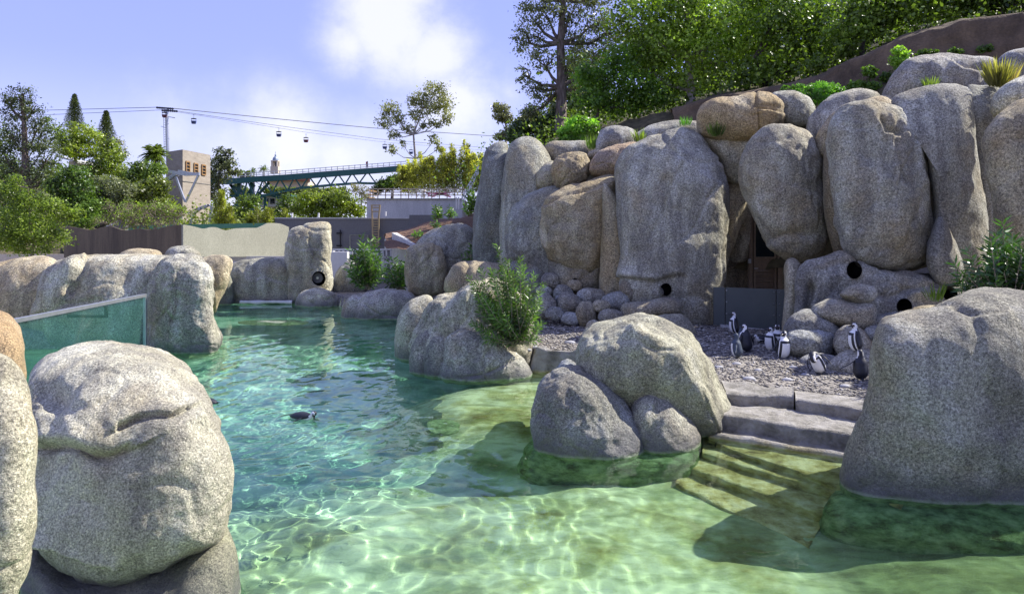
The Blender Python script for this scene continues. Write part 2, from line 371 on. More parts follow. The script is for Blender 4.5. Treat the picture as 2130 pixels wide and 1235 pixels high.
def ground_z(X, Y):
    X = np.asarray(X, float); Y = np.asarray(Y, float)
    ins = inside(X, Y); d = shore(X, Y)
    depth = .85+1.05*smooth(8.0, 12.5, Y-.35*X)+.25*smooth(1, -4, X)
    # shallow stone shelf reaching out from the beach, and the foot of the steps
    sh = smooth(2.7, 1.0, np.hypot((X-.25)/1.15, (Y-12.6)/1.25)) 
    depth = depth*(1-sh)+(.20+.25*smooth(13.6, 10.8, Y))*sh
    st = smooth(1.6, .4, np.hypot((X-3.0)/1.6, (Y-8.9)/1.1))
    Pn = np.stack([X, Y, X*0], -1)
    rip = .05*fbm(Pn*1.3, 3, 3)+.035*np.sin((X*.55+Y*1.0)*5.0+1.4*fbm(Pn*.8, 2, 9))*smooth(13, 9, Y)+.05*sh*np.sin((Y+.25*X)*7.0+fbm(Pn*.9, 2, 5))
    zin = -(1.0*depth*smooth(0, 1.1, d)**.75)+rip*smooth(.1, .8, d)
    zout = .45+.025*fbm(Pn*.9, 3, 1)*smooth(0, 2, d)
    zout = np.where(d < .08, .45*smooth(0, .08, d), zout)
    far = smooth(60, 140, Y)*(-1.0)
    return np.where(ins, zin, zout+far)
def tgrid(xs, ys, zf):
    X, Y = np.meshgrid(xs, ys); Z = zf(X, Y); n_, m_ = X.shape; i = np.arange(n_*m_).reshape(n_, m_)
    return np.stack([X, Y, Z], -1).reshape(-1, 3), np.stack([i[:-1, :-1], i[:-1, 1:], i[1:, 1:], i[1:, :-1]], -1).reshape(-1, 4), X, Y
xs = np.concatenate([-np.geomspace(1500, 18, 26), np.arange(-17.5, -9.7, .3), np.arange(-9.6, 9, .11), np.arange(9, 24, .5), np.geomspace(24, 1500, 24)])
ys = np.concatenate([-np.geomspace(300, 2, 12), np.arange(-1, 3, .3), np.arange(3, 16, .11), np.arange(16, 38, .22), np.geomspace(38.5, 3000, 60)])
v, f, X_, Y_ = tgrid(xs, ys, ground_z)
fc = v[f].mean(1); lowz = (fc[:, 2] < .12) & inside(fc[:, 0], fc[:, 1])
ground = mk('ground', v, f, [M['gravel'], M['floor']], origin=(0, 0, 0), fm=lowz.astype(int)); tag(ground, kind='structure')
ground.cycles.is_caustics_receiver = True
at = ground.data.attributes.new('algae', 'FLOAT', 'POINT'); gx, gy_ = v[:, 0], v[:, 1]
algae_shade_mask = np.clip(smooth(2.3, .5, shore(gx, gy_))*smooth(11.5, 9.0, gy_)*smooth(-.5, 1.8, gx)+.9*smooth(2.6, 3.6, gx+.35*(7-gy_))*smooth(10, 8.6, gy_), 0, 1)  # algae along the shore, plus the right boulder's shade painted as darker floor
at.data.foreach_set('value', algae_shade_mask.astype(np.float32))

rng = np.random.RandomState(3); WV = []
for k in range(64):
    L = math.exp(rng.uniform(math.log(.14), math.log(.9))); th = rng.normal(.15, .75); a = L**1.08*.0022
    WV.append((2*PI/L*math.cos(th), 2*PI/L*math.sin(th), rng.uniform(0, 6.28), a, rng.uniform(.3, 1.2)))
def wz(X, Y):
    Pn = np.stack([X, Y, X*0], -1); wx = fbm(Pn*.6, 2, 31)*.35; Z = X*0
    amp = (.42+.68*smooth(1.2, -4, X))*(1-.45*smooth(9, 14, Y))*(1-.6*smooth(1.2, 3.2, X))
    for kx, ky, p, a, w in WV: Z = Z+a*np.sin(kx*(X+wx*w)+ky*(Y-wx*w)+p)
    # rings round the swimming penguin
    c = P(625, 872); r = np.hypot(X-c.x, Y-c.y); Z = Z*amp+.006*np.sin(r*22)*np.exp(-r*1.3)
    return Z
xs = np.concatenate([np.arange(-16, -8, .25), np.arange(-8, 6, .03), np.arange(6, 8.6, .2)])
ys = np.concatenate([np.arange(.9, 3.2, .2), np.arange(3.2, 12, .03), np.geomspace(12, 35, 190)])
v, f, X_, Y_ = tgrid(xs, ys, wz)
fc = v[f].mean(1); keep = inside(fc[:, 0], fc[:, 1]) | (shore(fc[:, 0], fc[:, 1]) < .5)
f = f[keep]; used = np.unique(f); mp_ = np.zeros(len(v), int); mp_[used] = np.arange(len(used))
water = mk('pool_water', v[used], mp_[f], M['water'], origin=(0, 0, 0)); tag(water, kind='structure')
water.cycles.is_caustics_caster = True

# ---------------------------------------------------------------- boulders
def polydist(px, py, line):
    d = np.full(px.shape, 1e9); sg = np.ones(px.shape)
    for a, b in zip(line[:-1], line[1:]):
        ex, ey = b[0]-a[0], b[1]-a[1]; t = np.clip(((px-a[0])*ex+(py-a[1])*ey)/(ex*ex+ey*ey), 0, 1)
        dx, dy = px-a[0]-t*ex, py-a[1]-t*ey; q = np.hypot(dx, dy); s = np.sign(ex*(py-a[1])-ey*(px-a[0]))
        k = q < d; d[k] = q[k]; sg[k] = s[k]
    return d, sg
BN = [0]
def boulder(Yc, D, pts, label, col=(1, 1, 1), och=.2, res=1, e=.86, amp=1.0, creases=(), holes=(), holename='nest_hole', group=None, name='boulder', cat='boulder', parent=None, lean=0.0, dents=()):
    BN[0] += 1; sd = BN[0]*7
    N, R = {0: (22, 6), 1: (64, 17), 2: (120, 34), 3: (260, 80)}[res]
    w = np.array([[(p[0]-CX)/F*Yc, H-(p[1]-HY)/F*Yc] for p in pts]); q = catmull(w, N)
    c = (q.max(0)+q.min(0))/2*.5+q.mean(0)*.5; half = (q.max(0)-q.min(0))/2
    D = D if D > 0 else min(half)*.9
    t = np.linspace(0, PI, 2*R+1)[1:-1]; r = np.sin(t)**e; y = -np.sign(np.cos(t))*np.abs(np.cos(t))**e*D
    vx = c[0]+(q[None, :, 0]-c[0])*r[:, None]; vz = c[1]+(q[None, :, 1]-c[1])*r[:, None]; yy = np.repeat(y[:, None], N, 1)
    # lower part of a leaning rock comes forward
    dx, dy = c[0], Yc; L = math.hypot(dx, dy); dx, dy = dx/L, dy/L
    yy = yy+lean*(vz-c[1])
    V = np.stack([vx+dx*yy, Yc+dy*yy, vz], -1)
    ctr = np.array([c[0], Yc, c[1]]); rel = V-ctr; nrm = rel/np.array([half[0]**2, D**2, half[1]**2]); nrm /= np.linalg.norm(nrm, axis=-1, keepdims=True)+1e-9
    s = min(half[0], half[1], D*1.5); ls = max(half)*.75
    Pn = V/ls+sd
    disp = amp*(.085*s*fbm(Pn, 2, sd)+.042*s*fbm(Pn*3.1, 3, sd+5)+.010*min(s, 1.2)*fbm(V*6.0, 3, sd+9))
    # shallow facets and ledges
    rid = 1-np.abs(vnoise(Pn*1.6+5, sd+3)); disp -= amp*.05*s*np.clip(rid-.86, 0, 1)/.14*.5
    px = CX+V[..., 0]/V[..., 1]*F; py = HY-(V[..., 2]-H)/V[..., 1]*F; front = (np.arange(2*R-1) < R)[:, None]*np.ones((1, N))
    if res >= 2 and name == 'boulder' and Yc > 12:
        rr_ = random.Random(sd); bx0, bx1 = min(p[0] for p in pts), max(p[0] for p in pts); by0, by1 = min(p[1] for p in pts), max(p[1] for p in pts); creases = list(creases)
        for _ in range(3 if res == 3 else 2):
            x, y = rr_.uniform(bx0+.1*(bx1-bx0), bx1-.1*(bx1-bx0)), rr_.uniform(by0, by0+.5*(by1-by0)); a = rr_.choice([.3, 1.2, 1.6, 2.0, 2.8]); ln = [(x, y)]
            for _k in range(5): a += rr_.uniform(-.5, .5); x += math.cos(a)*(bx1-bx0)*.13; y += math.sin(a)*(bx1-bx0)*.13; ln.append((x, y))
            creases.append((ln, max(2.6, (bx1-bx0)*.016), min(.045, s*.05), rr_.uniform(-.5, .5)*min(.05, s*.06), (bx1-bx0)*.10))
    for line, wpx, dep, step, wide in creases:
        d, sg = polydist(px, py, line); d = d+wpx*.35*vnoise(V*5, sd+2)
        disp -= front*dep*np.exp(-(d/wpx)**2); disp += front*step*np.tanh(sg*d/wpx)*np.exp(-(d/wide)**2)
    for (hx, hy, hr, dep) in dents:
        disp -= front*dep*np.exp(-(((px-hx)**2+(py-hy)**2)/hr**2))
    V = V+nrm*disp[..., None]
    px = CX+V[..., 0]/V[..., 1]*F; py = HY-(V[..., 2]-H)/V[..., 1]*F
    K = 2*R-1; idx = np.arange(K*N).reshape(K, N)
    fq = np.stack([idx[:-1], np.roll(idx[:-1], -1, 1), np.roll(idx[1:], -1, 1), idx[1:]], -1).reshape(-1, 4)
    hparts = []
    if holes:
        kill = np.zeros((K, N), bool)
        for hx, hy, rx, rz in holes:
            rr = np.hypot((px-hx)/rx, (py-hy)/rz); kk = front.astype(bool)
            # snap the ring of vertices nearest the mouth onto it
            near = kk & (rr > .72) & (rr < 1.28); sc_ = np.where(near, 1/np.maximum(rr, 1e-3), 1.0)
            npx, npy = hx+(px-hx)*sc_, hy+(py-hy)*sc_
            V[..., 0] = np.where(near, (npx-CX)/F*V[..., 1], V[..., 0]); V[..., 2] = np.where(near, H-(npy-HY)/F*V[..., 1], V[..., 2])
            px = np.where(near, npx, px); py = np.where(near, npy, py)
            fcx = px.ravel()[fq].mean(1); fcy = py.ravel()[fq].mean(1); ff = (front.ravel()[fq].min(1) > .5)
            k = ff & (np.hypot((fcx-hx)/rx, (fcy-hy)/rz) < .97)
            yh = V[..., 1][kk & (rr < 1.5)].mean() if (kk & (rr < 1.5)).any() else Yc-D
            hparts.append((hx, hy, rx, rz, yh, V[..., 1][kk & (rr < 1.5)].min() if (kk & (rr < 1.5)).any() else yh))
            fq = fq[~k]
    V = V.reshape(-1, 3)
    tri = fq[:, ::-1]
    p0, p1 = V[idx[0]].mean(0), V[idx[-1]].mean(0); V = np.vstack([V, p0, p1]); a0, a1 = len(V)-2, len(V)-1
    allf = tri.tolist()+[(a0, int(idx[0][k]), int(idx[0][(k+1) % N])) for k in range(N)]+[(a1, int(idx[-1][(k+1) % N]), int(idx[-1][k])) for k in range(N)]
    o = mk(name, V, allf, M['rockn' if Yc < 7.7 else 'rockm' if Yc < 12.5 else 'rock'], parent, True)
    if parent is None: tag(o, label, cat, group)
    o.color = (col[0], col[1], col[2], och)
    if V[:, 2].min() < .05: o.cycles.is_caustics_receiver = True
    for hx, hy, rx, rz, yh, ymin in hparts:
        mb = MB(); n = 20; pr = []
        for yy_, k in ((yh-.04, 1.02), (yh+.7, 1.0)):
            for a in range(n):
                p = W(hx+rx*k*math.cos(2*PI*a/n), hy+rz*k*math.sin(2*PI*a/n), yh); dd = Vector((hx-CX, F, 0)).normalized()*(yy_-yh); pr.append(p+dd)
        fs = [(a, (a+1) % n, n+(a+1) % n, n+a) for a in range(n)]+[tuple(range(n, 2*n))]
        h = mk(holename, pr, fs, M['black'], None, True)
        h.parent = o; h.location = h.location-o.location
    return o
def ell(x0, y0, x1, y1, tilt=0.0, n=9, sd=0):
    r = random.Random(sd+int(x0*7+y0)); cx_, cy_, a, b = (x0+x1)/2, (y0+y1)/2, (x1-x0)/2, (y1-y0)/2; out = []
    for k in range(n):
        t = 2*PI*k/n; q = 1+r.uniform(-.09, .09); x, y = a*math.cos(t)*q, b*math.sin(t)*q
        out.append((cx_+x*math.cos(tilt)-y*math.sin(tilt)*1, cy_+x*math.sin(tilt)+y*math.cos(tilt)))
    return out

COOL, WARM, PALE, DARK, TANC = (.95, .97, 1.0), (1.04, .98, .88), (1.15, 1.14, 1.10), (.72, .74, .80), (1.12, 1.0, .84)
B = boulder
# --- tall wall on the right, from its far left end
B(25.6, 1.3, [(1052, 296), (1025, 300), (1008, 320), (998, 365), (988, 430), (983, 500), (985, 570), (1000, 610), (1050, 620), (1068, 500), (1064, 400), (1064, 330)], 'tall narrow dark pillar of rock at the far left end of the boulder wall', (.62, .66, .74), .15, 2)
B(24.6, 1.3, [(1095, 281), (1070, 287), (1052, 312), (1045, 360), (1038, 430), (1033, 500), (1035, 570), (1060, 620), (1120, 620), (1150, 480), (1160, 400), (1150, 345), (1137, 312), (1120, 290)], 'tall tapering grey pillar of rock, second from the left end of the boulder wall', COOL, .3, 2)
B(23.0, 1.1, [(1160, 390), (1110, 403), (1070, 428), (1056, 450), (1055, 490), (1058, 530), (1075, 552), (1100, 570), (1130, 600), (1170, 600), (1190, 480), (1185, 405)], 'rounded shoulder boulder in front of the tall pillars, left of the brown-streaked bulge', (.85, .90, .98), .2, 2)
B(21.9, 1.2, [(1275, 365), (1215, 375), (1170, 390), (1136, 410), (1124, 435), (1121, 480), (1127, 515), (1140, 540), (1160, 556), (1190, 566), (1235, 565), (1262, 540), (1280, 470), (1285, 400)], 'big bulging brown stained boulder with a pale cracked top, left of the largest one', WARM, .75, 2, creases=[([(1135, 425), (1180, 402), (1230, 390), (1260, 380)], 4, .12, .08, 20)])
B(22.3, 1.2, [(1150, 530), (1142, 560), (1152, 610), (1170, 660), (1270, 665), (1272, 540), (1210, 515)], 'stained rock base with small nest holes under the bulging boulder', (.86, .84, .80), .6, 2, holes=[(1228, 556, 9, 11), (1196, 583, 5, 5)])
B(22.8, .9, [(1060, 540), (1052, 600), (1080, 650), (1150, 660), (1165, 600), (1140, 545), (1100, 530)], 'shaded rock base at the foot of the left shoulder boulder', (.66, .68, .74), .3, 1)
B(21.15, .75, [(1258, 383), (1276, 402), (1293, 432), (1299, 465), (1303, 520), (1308, 580), (1306, 640), (1262, 660), (1248, 620), (1249, 500), (1253, 430)], 'upright pointed sliver of brown rock wedged beside the largest boulder', WARM, .7, 2, e=.7)
B(20.9, 1.35, [(1425, 266), (1390, 270), (1340, 288), (1302, 306), (1285, 330), (1278, 365), (1282, 420), (1290, 480), (1293, 540), (1290, 600), (1300, 660), (1340, 700), (1400, 712), (1460, 712), (1492, 700), (1500, 640), (1510, 580), (1517, 500), (1515, 420), (1508, 370), (1490, 330), (1462, 290)],
  'largest boulder of the wall, grey speckled dome with a peaked top left of the doorway', (.98, .99, 1.02), .2, 3, e=.74, holes=[(1385, 602, 12, 13), (1282, 597, 6, 12)],
  creases=[([(1300, 575), (1345, 582), (1362, 586), (1400, 572)], 5, .10, -.10, 22)], dents=[(1500, 520, 60, .15)])
B(21.6, .7, [(1530, 350), (1552, 375), (1557, 420), (1542, 470), (1524, 520), (1508, 540), (1500, 480), (1505, 400)], 'pitted slab of pale rock leaning on the right of the largest boulder', TANC, .3, 2, amp=1.6)
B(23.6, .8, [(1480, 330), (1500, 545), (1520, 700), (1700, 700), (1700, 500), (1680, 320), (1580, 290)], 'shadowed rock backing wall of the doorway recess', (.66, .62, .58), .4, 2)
B(22.5, .55, [(1505, 360), (1512, 480), (1512, 536), (1540, 548), (1562, 530), (1570, 440), (1568, 370), (1535, 340)], 'rock hood hanging over the dark left side of the doorway', (.85, .80, .74), .3, 1)
B(18.9, 1.15, [(1635, 255), (1590, 260), (1560, 284), (1543, 320), (1539, 350), (1545, 380), (1560, 425), (1580, 470), (1602, 512), (1630, 540), (1660, 548), (1690, 540), (1714, 512), (1725, 470), (1722, 400), (1712, 340), (1700, 300), (1680, 270)],
  'hanging tooth shaped boulder with ochre stained tip, above the doorway', (.98, .97, .96), .55, 2, e=.75, creases=[([(1610, 500), (1640, 490), (1680, 495)], 5, .12, .08, 20)])
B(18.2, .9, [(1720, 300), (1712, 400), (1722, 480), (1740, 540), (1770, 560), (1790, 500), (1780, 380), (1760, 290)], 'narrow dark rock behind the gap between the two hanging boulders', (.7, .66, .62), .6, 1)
B(18.9, 1.0, [(1850, 205), (1790, 214), (1740, 232), (1705, 268), (1695, 300), (1715, 340), (1860, 340), (1900, 260)], 'tan rounded rock peeking over the left shoulder of the broad upright boulder', TANC, .4, 1)
B(16.9, 1.15, [(1802, 208), (1752, 224), (1726, 255), (1716, 300), (1718, 350), (1728, 420), (1738, 480), (1750, 522), (1775, 548), (1830, 565), (1900, 562), (1935, 542), (1945, 500), (1942, 430), (1930, 350), (1922, 290), (1905, 250), (1870, 220), (1832, 209)],
  'broad upright speckled boulder with a dished top, right of the hanging tooth boulder', COOL, .3, 3, e=.72, creases=[([(1835, 238), (1850, 262), (1880, 268)], 6, .16, .06, 20)], dents=[(1790, 300, 60, .12)])
B(17.3, 1.15, [(1950, 178), (1900, 190), (1858, 215), (1895, 260), (1925, 330), (1940, 430), (1946, 540), (1975, 610), (2040, 620), (2056, 480), (2040, 380), (2025, 300), (2020, 230), (2010, 190)], 'tall grey column boulder right of the broad upright one', (.98, 1.0, 1.06), .2, 2, e=.75)
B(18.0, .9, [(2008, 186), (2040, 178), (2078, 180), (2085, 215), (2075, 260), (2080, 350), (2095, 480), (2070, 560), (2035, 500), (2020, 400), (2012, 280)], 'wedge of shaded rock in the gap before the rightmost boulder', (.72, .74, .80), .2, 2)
B(14.9, 1.1, [(2150, 208), (2095, 225), (2060, 255), (2042, 300), (2045, 350), (2058, 410), (2080, 470), (2110, 520), (2180, 560), (2260, 520), (2290, 400), (2270, 250)], 'rightmost big boulder of the wall, cut by the picture edge', WARM, .45, 2, e=.76)
B(13.6, 1.1, [(2330, 120), (2270, 150), (2235, 220), (2240, 330), (2260, 450), (2300, 560), (2420, 580), (2520, 450), (2500, 220), (2420, 130)], 'wall boulder beyond the right picture edge', WARM, .3, 1)
B(16.6, .7, [(2180, 148), (2115, 162), (2078, 188), (2060, 214), (2062, 238), (2090, 250), (2200, 240), (2230, 180)], 'small rounded rock resting between the rightmost boulder and the top row', PALE, .2, 1)
B(16.4, .8, [(1938, 470), (1925, 540), (1945, 590), (1985, 600), (2005, 560), (1985, 500), (1960, 450)], 'lumpy knuckle of rock at the foot of the grey column boulder', (.8, .82, .9), .2, 1)
# --- top row
B(19.6, 1.1, [(1990, 118), (1920, 122), (1870, 142), (1842, 178), (1832, 215), (1880, 245), (2060, 235), (2080, 180), (2070, 126), (2030, 118)], 'long flat topped boulder on the crest at upper right', (.95, .95, 1.05), .2, 2, creases=[([(1990, 132), (2010, 140), (2050, 142)], 4, .12, .08, 14)])
B(19.0, 1.0, [(2150, 98), (2098, 109), (2072, 130), (2066, 160), (2080, 195), (2250, 200), (2260, 110)], 'violet grey rock on the crest at the top right edge', (.85, .87, 1.0), .1, 1)
B(20.3, 1.0, [(1782, 188), (1736, 196), (1702, 224), (1682, 256), (1690, 300), (1760, 320), (1850, 290), (1830, 202)], 'grey rounded rock on the crest between the green shrub and the broad boulder', (1.05, 1.05, 1.1), .2, 1)
B(20.9, 1.0, [(1570, 193), (1520, 205), (1476, 214), (1452, 236), (1452, 266), (1475, 288), (1560, 300), (1612, 268), (1632, 240), (1625, 211), (1600, 196)], 'golden brown cracked boulder lying on top of the wall above the doorway', TANC, 1.0, 2,
  creases=[([(1573, 190), (1574, 215), (1579, 240), (1577, 290)], 2.2, .10, 0, 10), ([(1576, 225), (1605, 226), (1630, 235)], 2.2, .08, .04, 10)])
B(21.6, .9, [(1640, 190), (1608, 194), (1600, 220), (1630, 265), (1685, 270), (1696, 240), (1686, 211), (1665, 195)], 'grey rock tucked right behind the golden cracked boulder', COOL, .1, 1)
B(21.3, .9, [(1510, 273), (1470, 279), (1450, 285), (1490, 340), (1515, 380), (1570, 385), (1600, 300), (1560, 280)], 'smooth rock bridging the largest boulder and the hanging tooth boulder', PALE, .5, 1)
B(23.8, .8, [(1275, 263), (1252, 274), (1241, 297), (1243, 320), (1290, 330), (1322, 305), (1324, 277), (1305, 266)], 'round violet grey rock on the crest beside the bright green shrub', (.85, .87, 1.0), .1, 1)
B(24.2, .9, [(1450, 254), (1370, 258), (1326, 273), (1303, 298), (1340, 320), (1460, 315), (1480, 270)], 'long low rock on the crest just behind the peak of the largest boulder', (1, 1, 1.03), .2, 1)
B(25.6, 1.0, [(1140, 297), (1190, 292), (1240, 295), (1252, 320), (1230, 360), (1150, 360), (1128, 320)], 'flat shaded slab of rock under the bright green shrub', (.8, .80, .84), .5, 1)
B(22.8, .7, [(1190, 318), (1160, 328), (1148, 350), (1150, 380), (1168, 397), (1205, 388), (1226, 367), (1228, 340), (1215, 322)], 'round pale brown boulder sitting on top of the bulging boulder', TANC, .35, 2)
B(23.4, .6, [(1150, 337), (1125, 350), (1113, 374), (1120, 395), (1155, 400), (1168, 365)], 'small angular rock tucked left of the round pale brown boulder', (.9, .86, .78), .5, 1)
B(22.5, .75, [(1345, 297), (1275, 302), (1240, 318), (1225, 345), (1230, 366), (1275, 372), (1305, 355), (1340, 320)], 'pinkish brown rounded rock perched left of the largest boulder peak', (1.12, .93, .86), .4, 2)
B(23.4, .4, [(1258, 311), (1235, 312), (1222, 322), (1230, 332), (1258, 328)], 'small flat brown stone behind the pinkish rock', TANC, .5, 0)
# --- base of the wall on the right with nest holes
B(16.7, 1.0, [(1715, 528), (1672, 545), (1655, 580), (1650, 650), (1650, 720), (1700, 755), (1900, 770), (2030, 740), (2080, 640), (2040, 580), (1950, 570), (1870, 560), (1800, 545), (1760, 520)],
  'low rock face with round black nest holes under the broad upright boulder', (.84, .85, .92), .3, 3, e=.6, amp=1.5, holes=[(1777, 562, 16, 18), (1881, 637, 16, 16), (1977, 612, 15, 16)], creases=[([(1684, 590), (1682, 616), (1676, 650)], 8, .35, 0, 12), ([(1720, 668), (1790, 600), (1850, 620), (1900, 600), (1990, 590)], 6, .1, .08, 30)])
B(17.2, .7, [(1635, 545), (1662, 545), (1682, 600), (1672, 650), (1655, 700), (1628, 700), (1631, 620)], 'rock jamb standing right of the dark gate', (1, .97, .9), .4, 1)
B(15.2, .45, [(1762, 598), (1790, 591), (1822, 597), (1826, 616), (1806, 630), (1770, 628), (1747, 613)], 'lens shaped rock below the uppermost nest hole', (.95, .96, 1.0), .2, 1)
B(15.0, .5, [(1722, 622), (1692, 633), (1687, 650), (1718, 668), (1755, 682), (1792, 696), (1818, 682), (1824, 652), (1816, 632), (1772, 628), (1742, 620)], 'drooping thick rock below the lens shaped one', (.95, .94, .96), .35, 1)
B(14.9, .5, [(1670, 642), (1645, 654), (1629, 678), (1638, 700), (1700, 705), (1748, 700), (1745, 676), (1712, 655), (1692, 644)], 'blue grey mound at the foot of the rock jamb', (.80, .84, .98), .15, 1)
B(14.6, .5, [(1640, 688), (1690, 680), (1732, 692), (1738, 718), (1720, 742), (1655, 742), (1632, 720)], 'blue grey mound behind the preening penguin', (.78, .82, .96), .15, 1)
B(14.3, .5, [(1757, 678), (1737, 698), (1733, 722), (1755, 742), (1805, 742), (1822, 718), (1802, 692), (1778, 681)], 'brownish rock behind the penguin that stands on a stone', (.92, .88, .86), .4, 1)
B(15.0, .4, [(1825, 655), (1868, 650), (1886, 668), (1860, 688), (1822, 690), (1812, 676)], 'shaded stone left of the lower nest hole', (.8, .83, .95), .1, 1)
B(14.4, .4, [(1800, 684), (1830, 677), (1862, 684), (1870, 704), (1835, 716), (1803, 706)], 'flat bottomed shaded stone low beside the big right foreground boulder', (.8, .83, .95), .1, 1)
B(15.2, .35, [(1900, 640), (1935, 634), (1965, 638), (1980, 655), (1930, 668), (1895, 660)], 'low tan ledge of rock right of the lower nest hole', TANC, .2, 0)
B(13.2, .5, [(1770, 728), (1737, 740), (1722, 760), (1740, 790), (1830, 795), (1860, 750), (1840, 733), (1800, 726)], 'low rounded rock with a penguin standing on it', (.85, .83, .85), .35, 1)
B(13.9, .35, [(1700, 734), (1672, 740), (1660, 755), (1690, 768), (1730, 768), (1745, 745)], 'low blue grey stone just behind the preening penguin', (.8, .82, .94), .2, 0)
# --- stones heaped at the foot of the wall
heap = [(1123, 567, 1165, 603, 21.3, 'round brown stone, top left of the heap at the wall foot'), (1113, 594, 1150, 617, 21.0, 'small shaded stone behind the oleander, under the top left round stone'),
 (1106, 611, 1158, 664, 20.2, 'big dark stone at the left end of the heap'), (1150, 590, 1192, 630, 21.0, 'blue stone in the middle of the heap behind the smaller ones'),
 (1153, 613, 1180, 636, 20.4, 'little stone wedged between the big dark stone and its neighbour'), (1179, 581, 1211, 606, 21.0, 'tilted oval stone under a tiny nest hole'),
 (1134, 638, 1172, 668, 19.7, 'low blue stone at the front left of the heap'), (1158, 607, 1210, 658, 20.2, 'upright blue grey stone in the left half of the heap'),
 (1200, 597, 1260, 636, 20.6, 'long humped stone below the bulging boulder base'), (1165, 648, 1210, 676, 19.6, 'low sloping stone at the front of the heap'),
 (1197, 626, 1242, 682, 19.6, 'tall blue stone in front of the humped stone'), (1232, 622, 1269, 650, 19.5, 'small round stone on the heap, left of the pointed sliver foot'),
 (1250, 606, 1314, 645, 20.0, 'rounded stone at the foot of the pointed sliver'), (1242, 642, 1296, 674, 19.1, 'oval stone lying in front of the heap beside the foreground boulder'),
 (1216, 665, 1252, 694, 18.8, 'lowest little stone at the front of the heap'), (1286, 575, 1350, 628, 20.1, 'squarish stone set in the foot of the largest boulder'),
 (1343, 594, 1382, 622, 19.8, 'small wedge stone under the round nest hole')]
for x0, y0, x1, y1, Y, lb in heap: B(Y, 0, ell(x0, y0, x1, y1), lb, random.Random(x0).choice([(.78, .82, .95), (.85, .85, .90), (.92, .87, .82)]), .25, 1, group=None)
B(19.3, .5, [(1300, 632), (1340, 626), (1385, 618), (1410, 622), (1418, 638), (1405, 652), (1340, 664), (1300, 664), (1291, 648)], 'long sausage shaped stone with an ochre end, lying along the wall foot', (.9, .88, .88), .6, 1)
B(18.4, .6, [(1395, 652), (1365, 657), (1345, 672), (1350, 700), (1430, 705), (1448, 690), (1430, 662), (1415, 653)], 'sunlit pale stone peeping over the big middle boulder', PALE, .1, 1)
# --- rocks standing in the middle of the pool edge
B(10.9, 1.15, [(1335, 659), (1290, 668), (1240, 680), (1213, 696), (1203, 730), (1201, 770), (1215, 800), (1260, 850), (1340, 900), (1430, 915), (1475, 905), (1502, 885), (1517, 852), (1508, 828), (1490, 790), (1465, 745), (1430, 700), (1382, 672)],
  'big egg shaped boulder at the centre of the beach with a greenish shaded side', (1.02, 1.03, .97), .1, 3, e=.82, lean=-.32, creases=[([(1330, 690), (1400, 735), (1450, 810), (1480, 880)], 14, -.07, .06, 50)])
B(9.95, .85, [(1190, 767), (1150, 781), (1125, 810), (1112, 850), (1110, 895), (1122, 960), (1160, 1030), (1230, 1060), (1320, 1050), (1352, 980), (1350, 905), (1322, 852), (1280, 802), (1232, 776)], 'smooth dark boulder standing in the water, left of the pair below the egg shaped one', (.80, .83, .92), .05, 3, e=.84)
B(9.95, .6, [(1342, 807), (1317, 826), (1312, 880), (1325, 960), (1350, 1020), (1410, 1010), (1445, 950), (1451, 905), (1428, 865), (1392, 826), (1367, 812)], 'smaller boulder standing in the water, right of the pair below the egg shaped one', (.98, .98, 1.0), .1, 2, creases=[([(1360, 850), (1350, 900)], 8, .04, .05, 20)])
B(11.5, .3, [(1180, 748), (1160, 762), (1154, 782), (1200, 785), (1206, 765)], 'little dark pointed rock between the concrete ramp and the egg shaped boulder', (.6, .66, .85), .0, 1)
# --- middle left group with the oleander
B(15.9, 1.15, [(990, 576), (945, 597), (905, 615), (880, 648), (862, 684), (855, 730), (866, 790), (900, 830), (1000, 830), (1085, 790), (1110, 720), (1095, 645), (1045, 592)], 'large slanting boulder with a rough face beside the leafy oleander', PALE, .1, 3, e=.9, creases=[([(1000, 590), (960, 610), (905, 680), (895, 760)], 12, -.06, -.10, 50)])
B(17.3, .8, [(892, 612), (850, 625), (828, 658), (821, 705), (824, 760), (850, 800), (890, 790), (890, 700), (905, 640)], 'pale lobe of rock on the far left of the central rock group, reaching the water', PALE, .1, 2)
B(15.3, .45, [(893, 684), (868, 699), (854, 730), (852, 780), (870, 815), (905, 815), (928, 750), (920, 700)], 'left of the two small knuckle rocks at the water below the slanting boulder', (.92, .92, .94), .1, 1)
B(15.05, .45, [(908, 689), (886, 716), (880, 770), (890, 820), (925, 825), (940, 770), (935, 712)], 'right of the two small knuckle rocks at the water below the slanting boulder', (.9, .92, .98), .1, 1)
B(14.9, .7, [(962, 684), (932, 704), (920, 742), (918, 800), (945, 840), (1050, 840), (1102, 800), (1101, 765), (1082, 736), (1042, 708), (1002, 691)], 'low half dome boulder at the water in front of the oleander', (.98, 1.0, 1.04), .05, 2)
B(21.5, 1.0, [(990, 539), (950, 545), (934, 566), (924, 600), (950, 625), (1050, 620), (1062, 565), (1025, 543)], 'tan two humped rock behind the slanting boulder', TANC, .15, 1, creases=[([(975, 545), (970, 565), (965, 600)], 5, .12, 0, 10)])
B(26.3, 1.1, [(790, 600), (750, 607), (725, 620), (713, 645), (715, 680), (780, 700), (850, 690), (876, 650), (862, 615), (830, 602)], 'low dome boulder on the far shore left of the central rock group', (.95, .95, 1.02), .15, 2, creases=[([(745, 612), (730, 640), (728, 665)], 4, .1, .08, 14)])
B(31.0, 1.1, [(655, 601), (630, 608), (614, 625), (614, 655), (660, 668), (702, 655), (704, 622), (686, 606)], 'small half sunk dome rock before the tall standing rock', PALE, .05, 2)
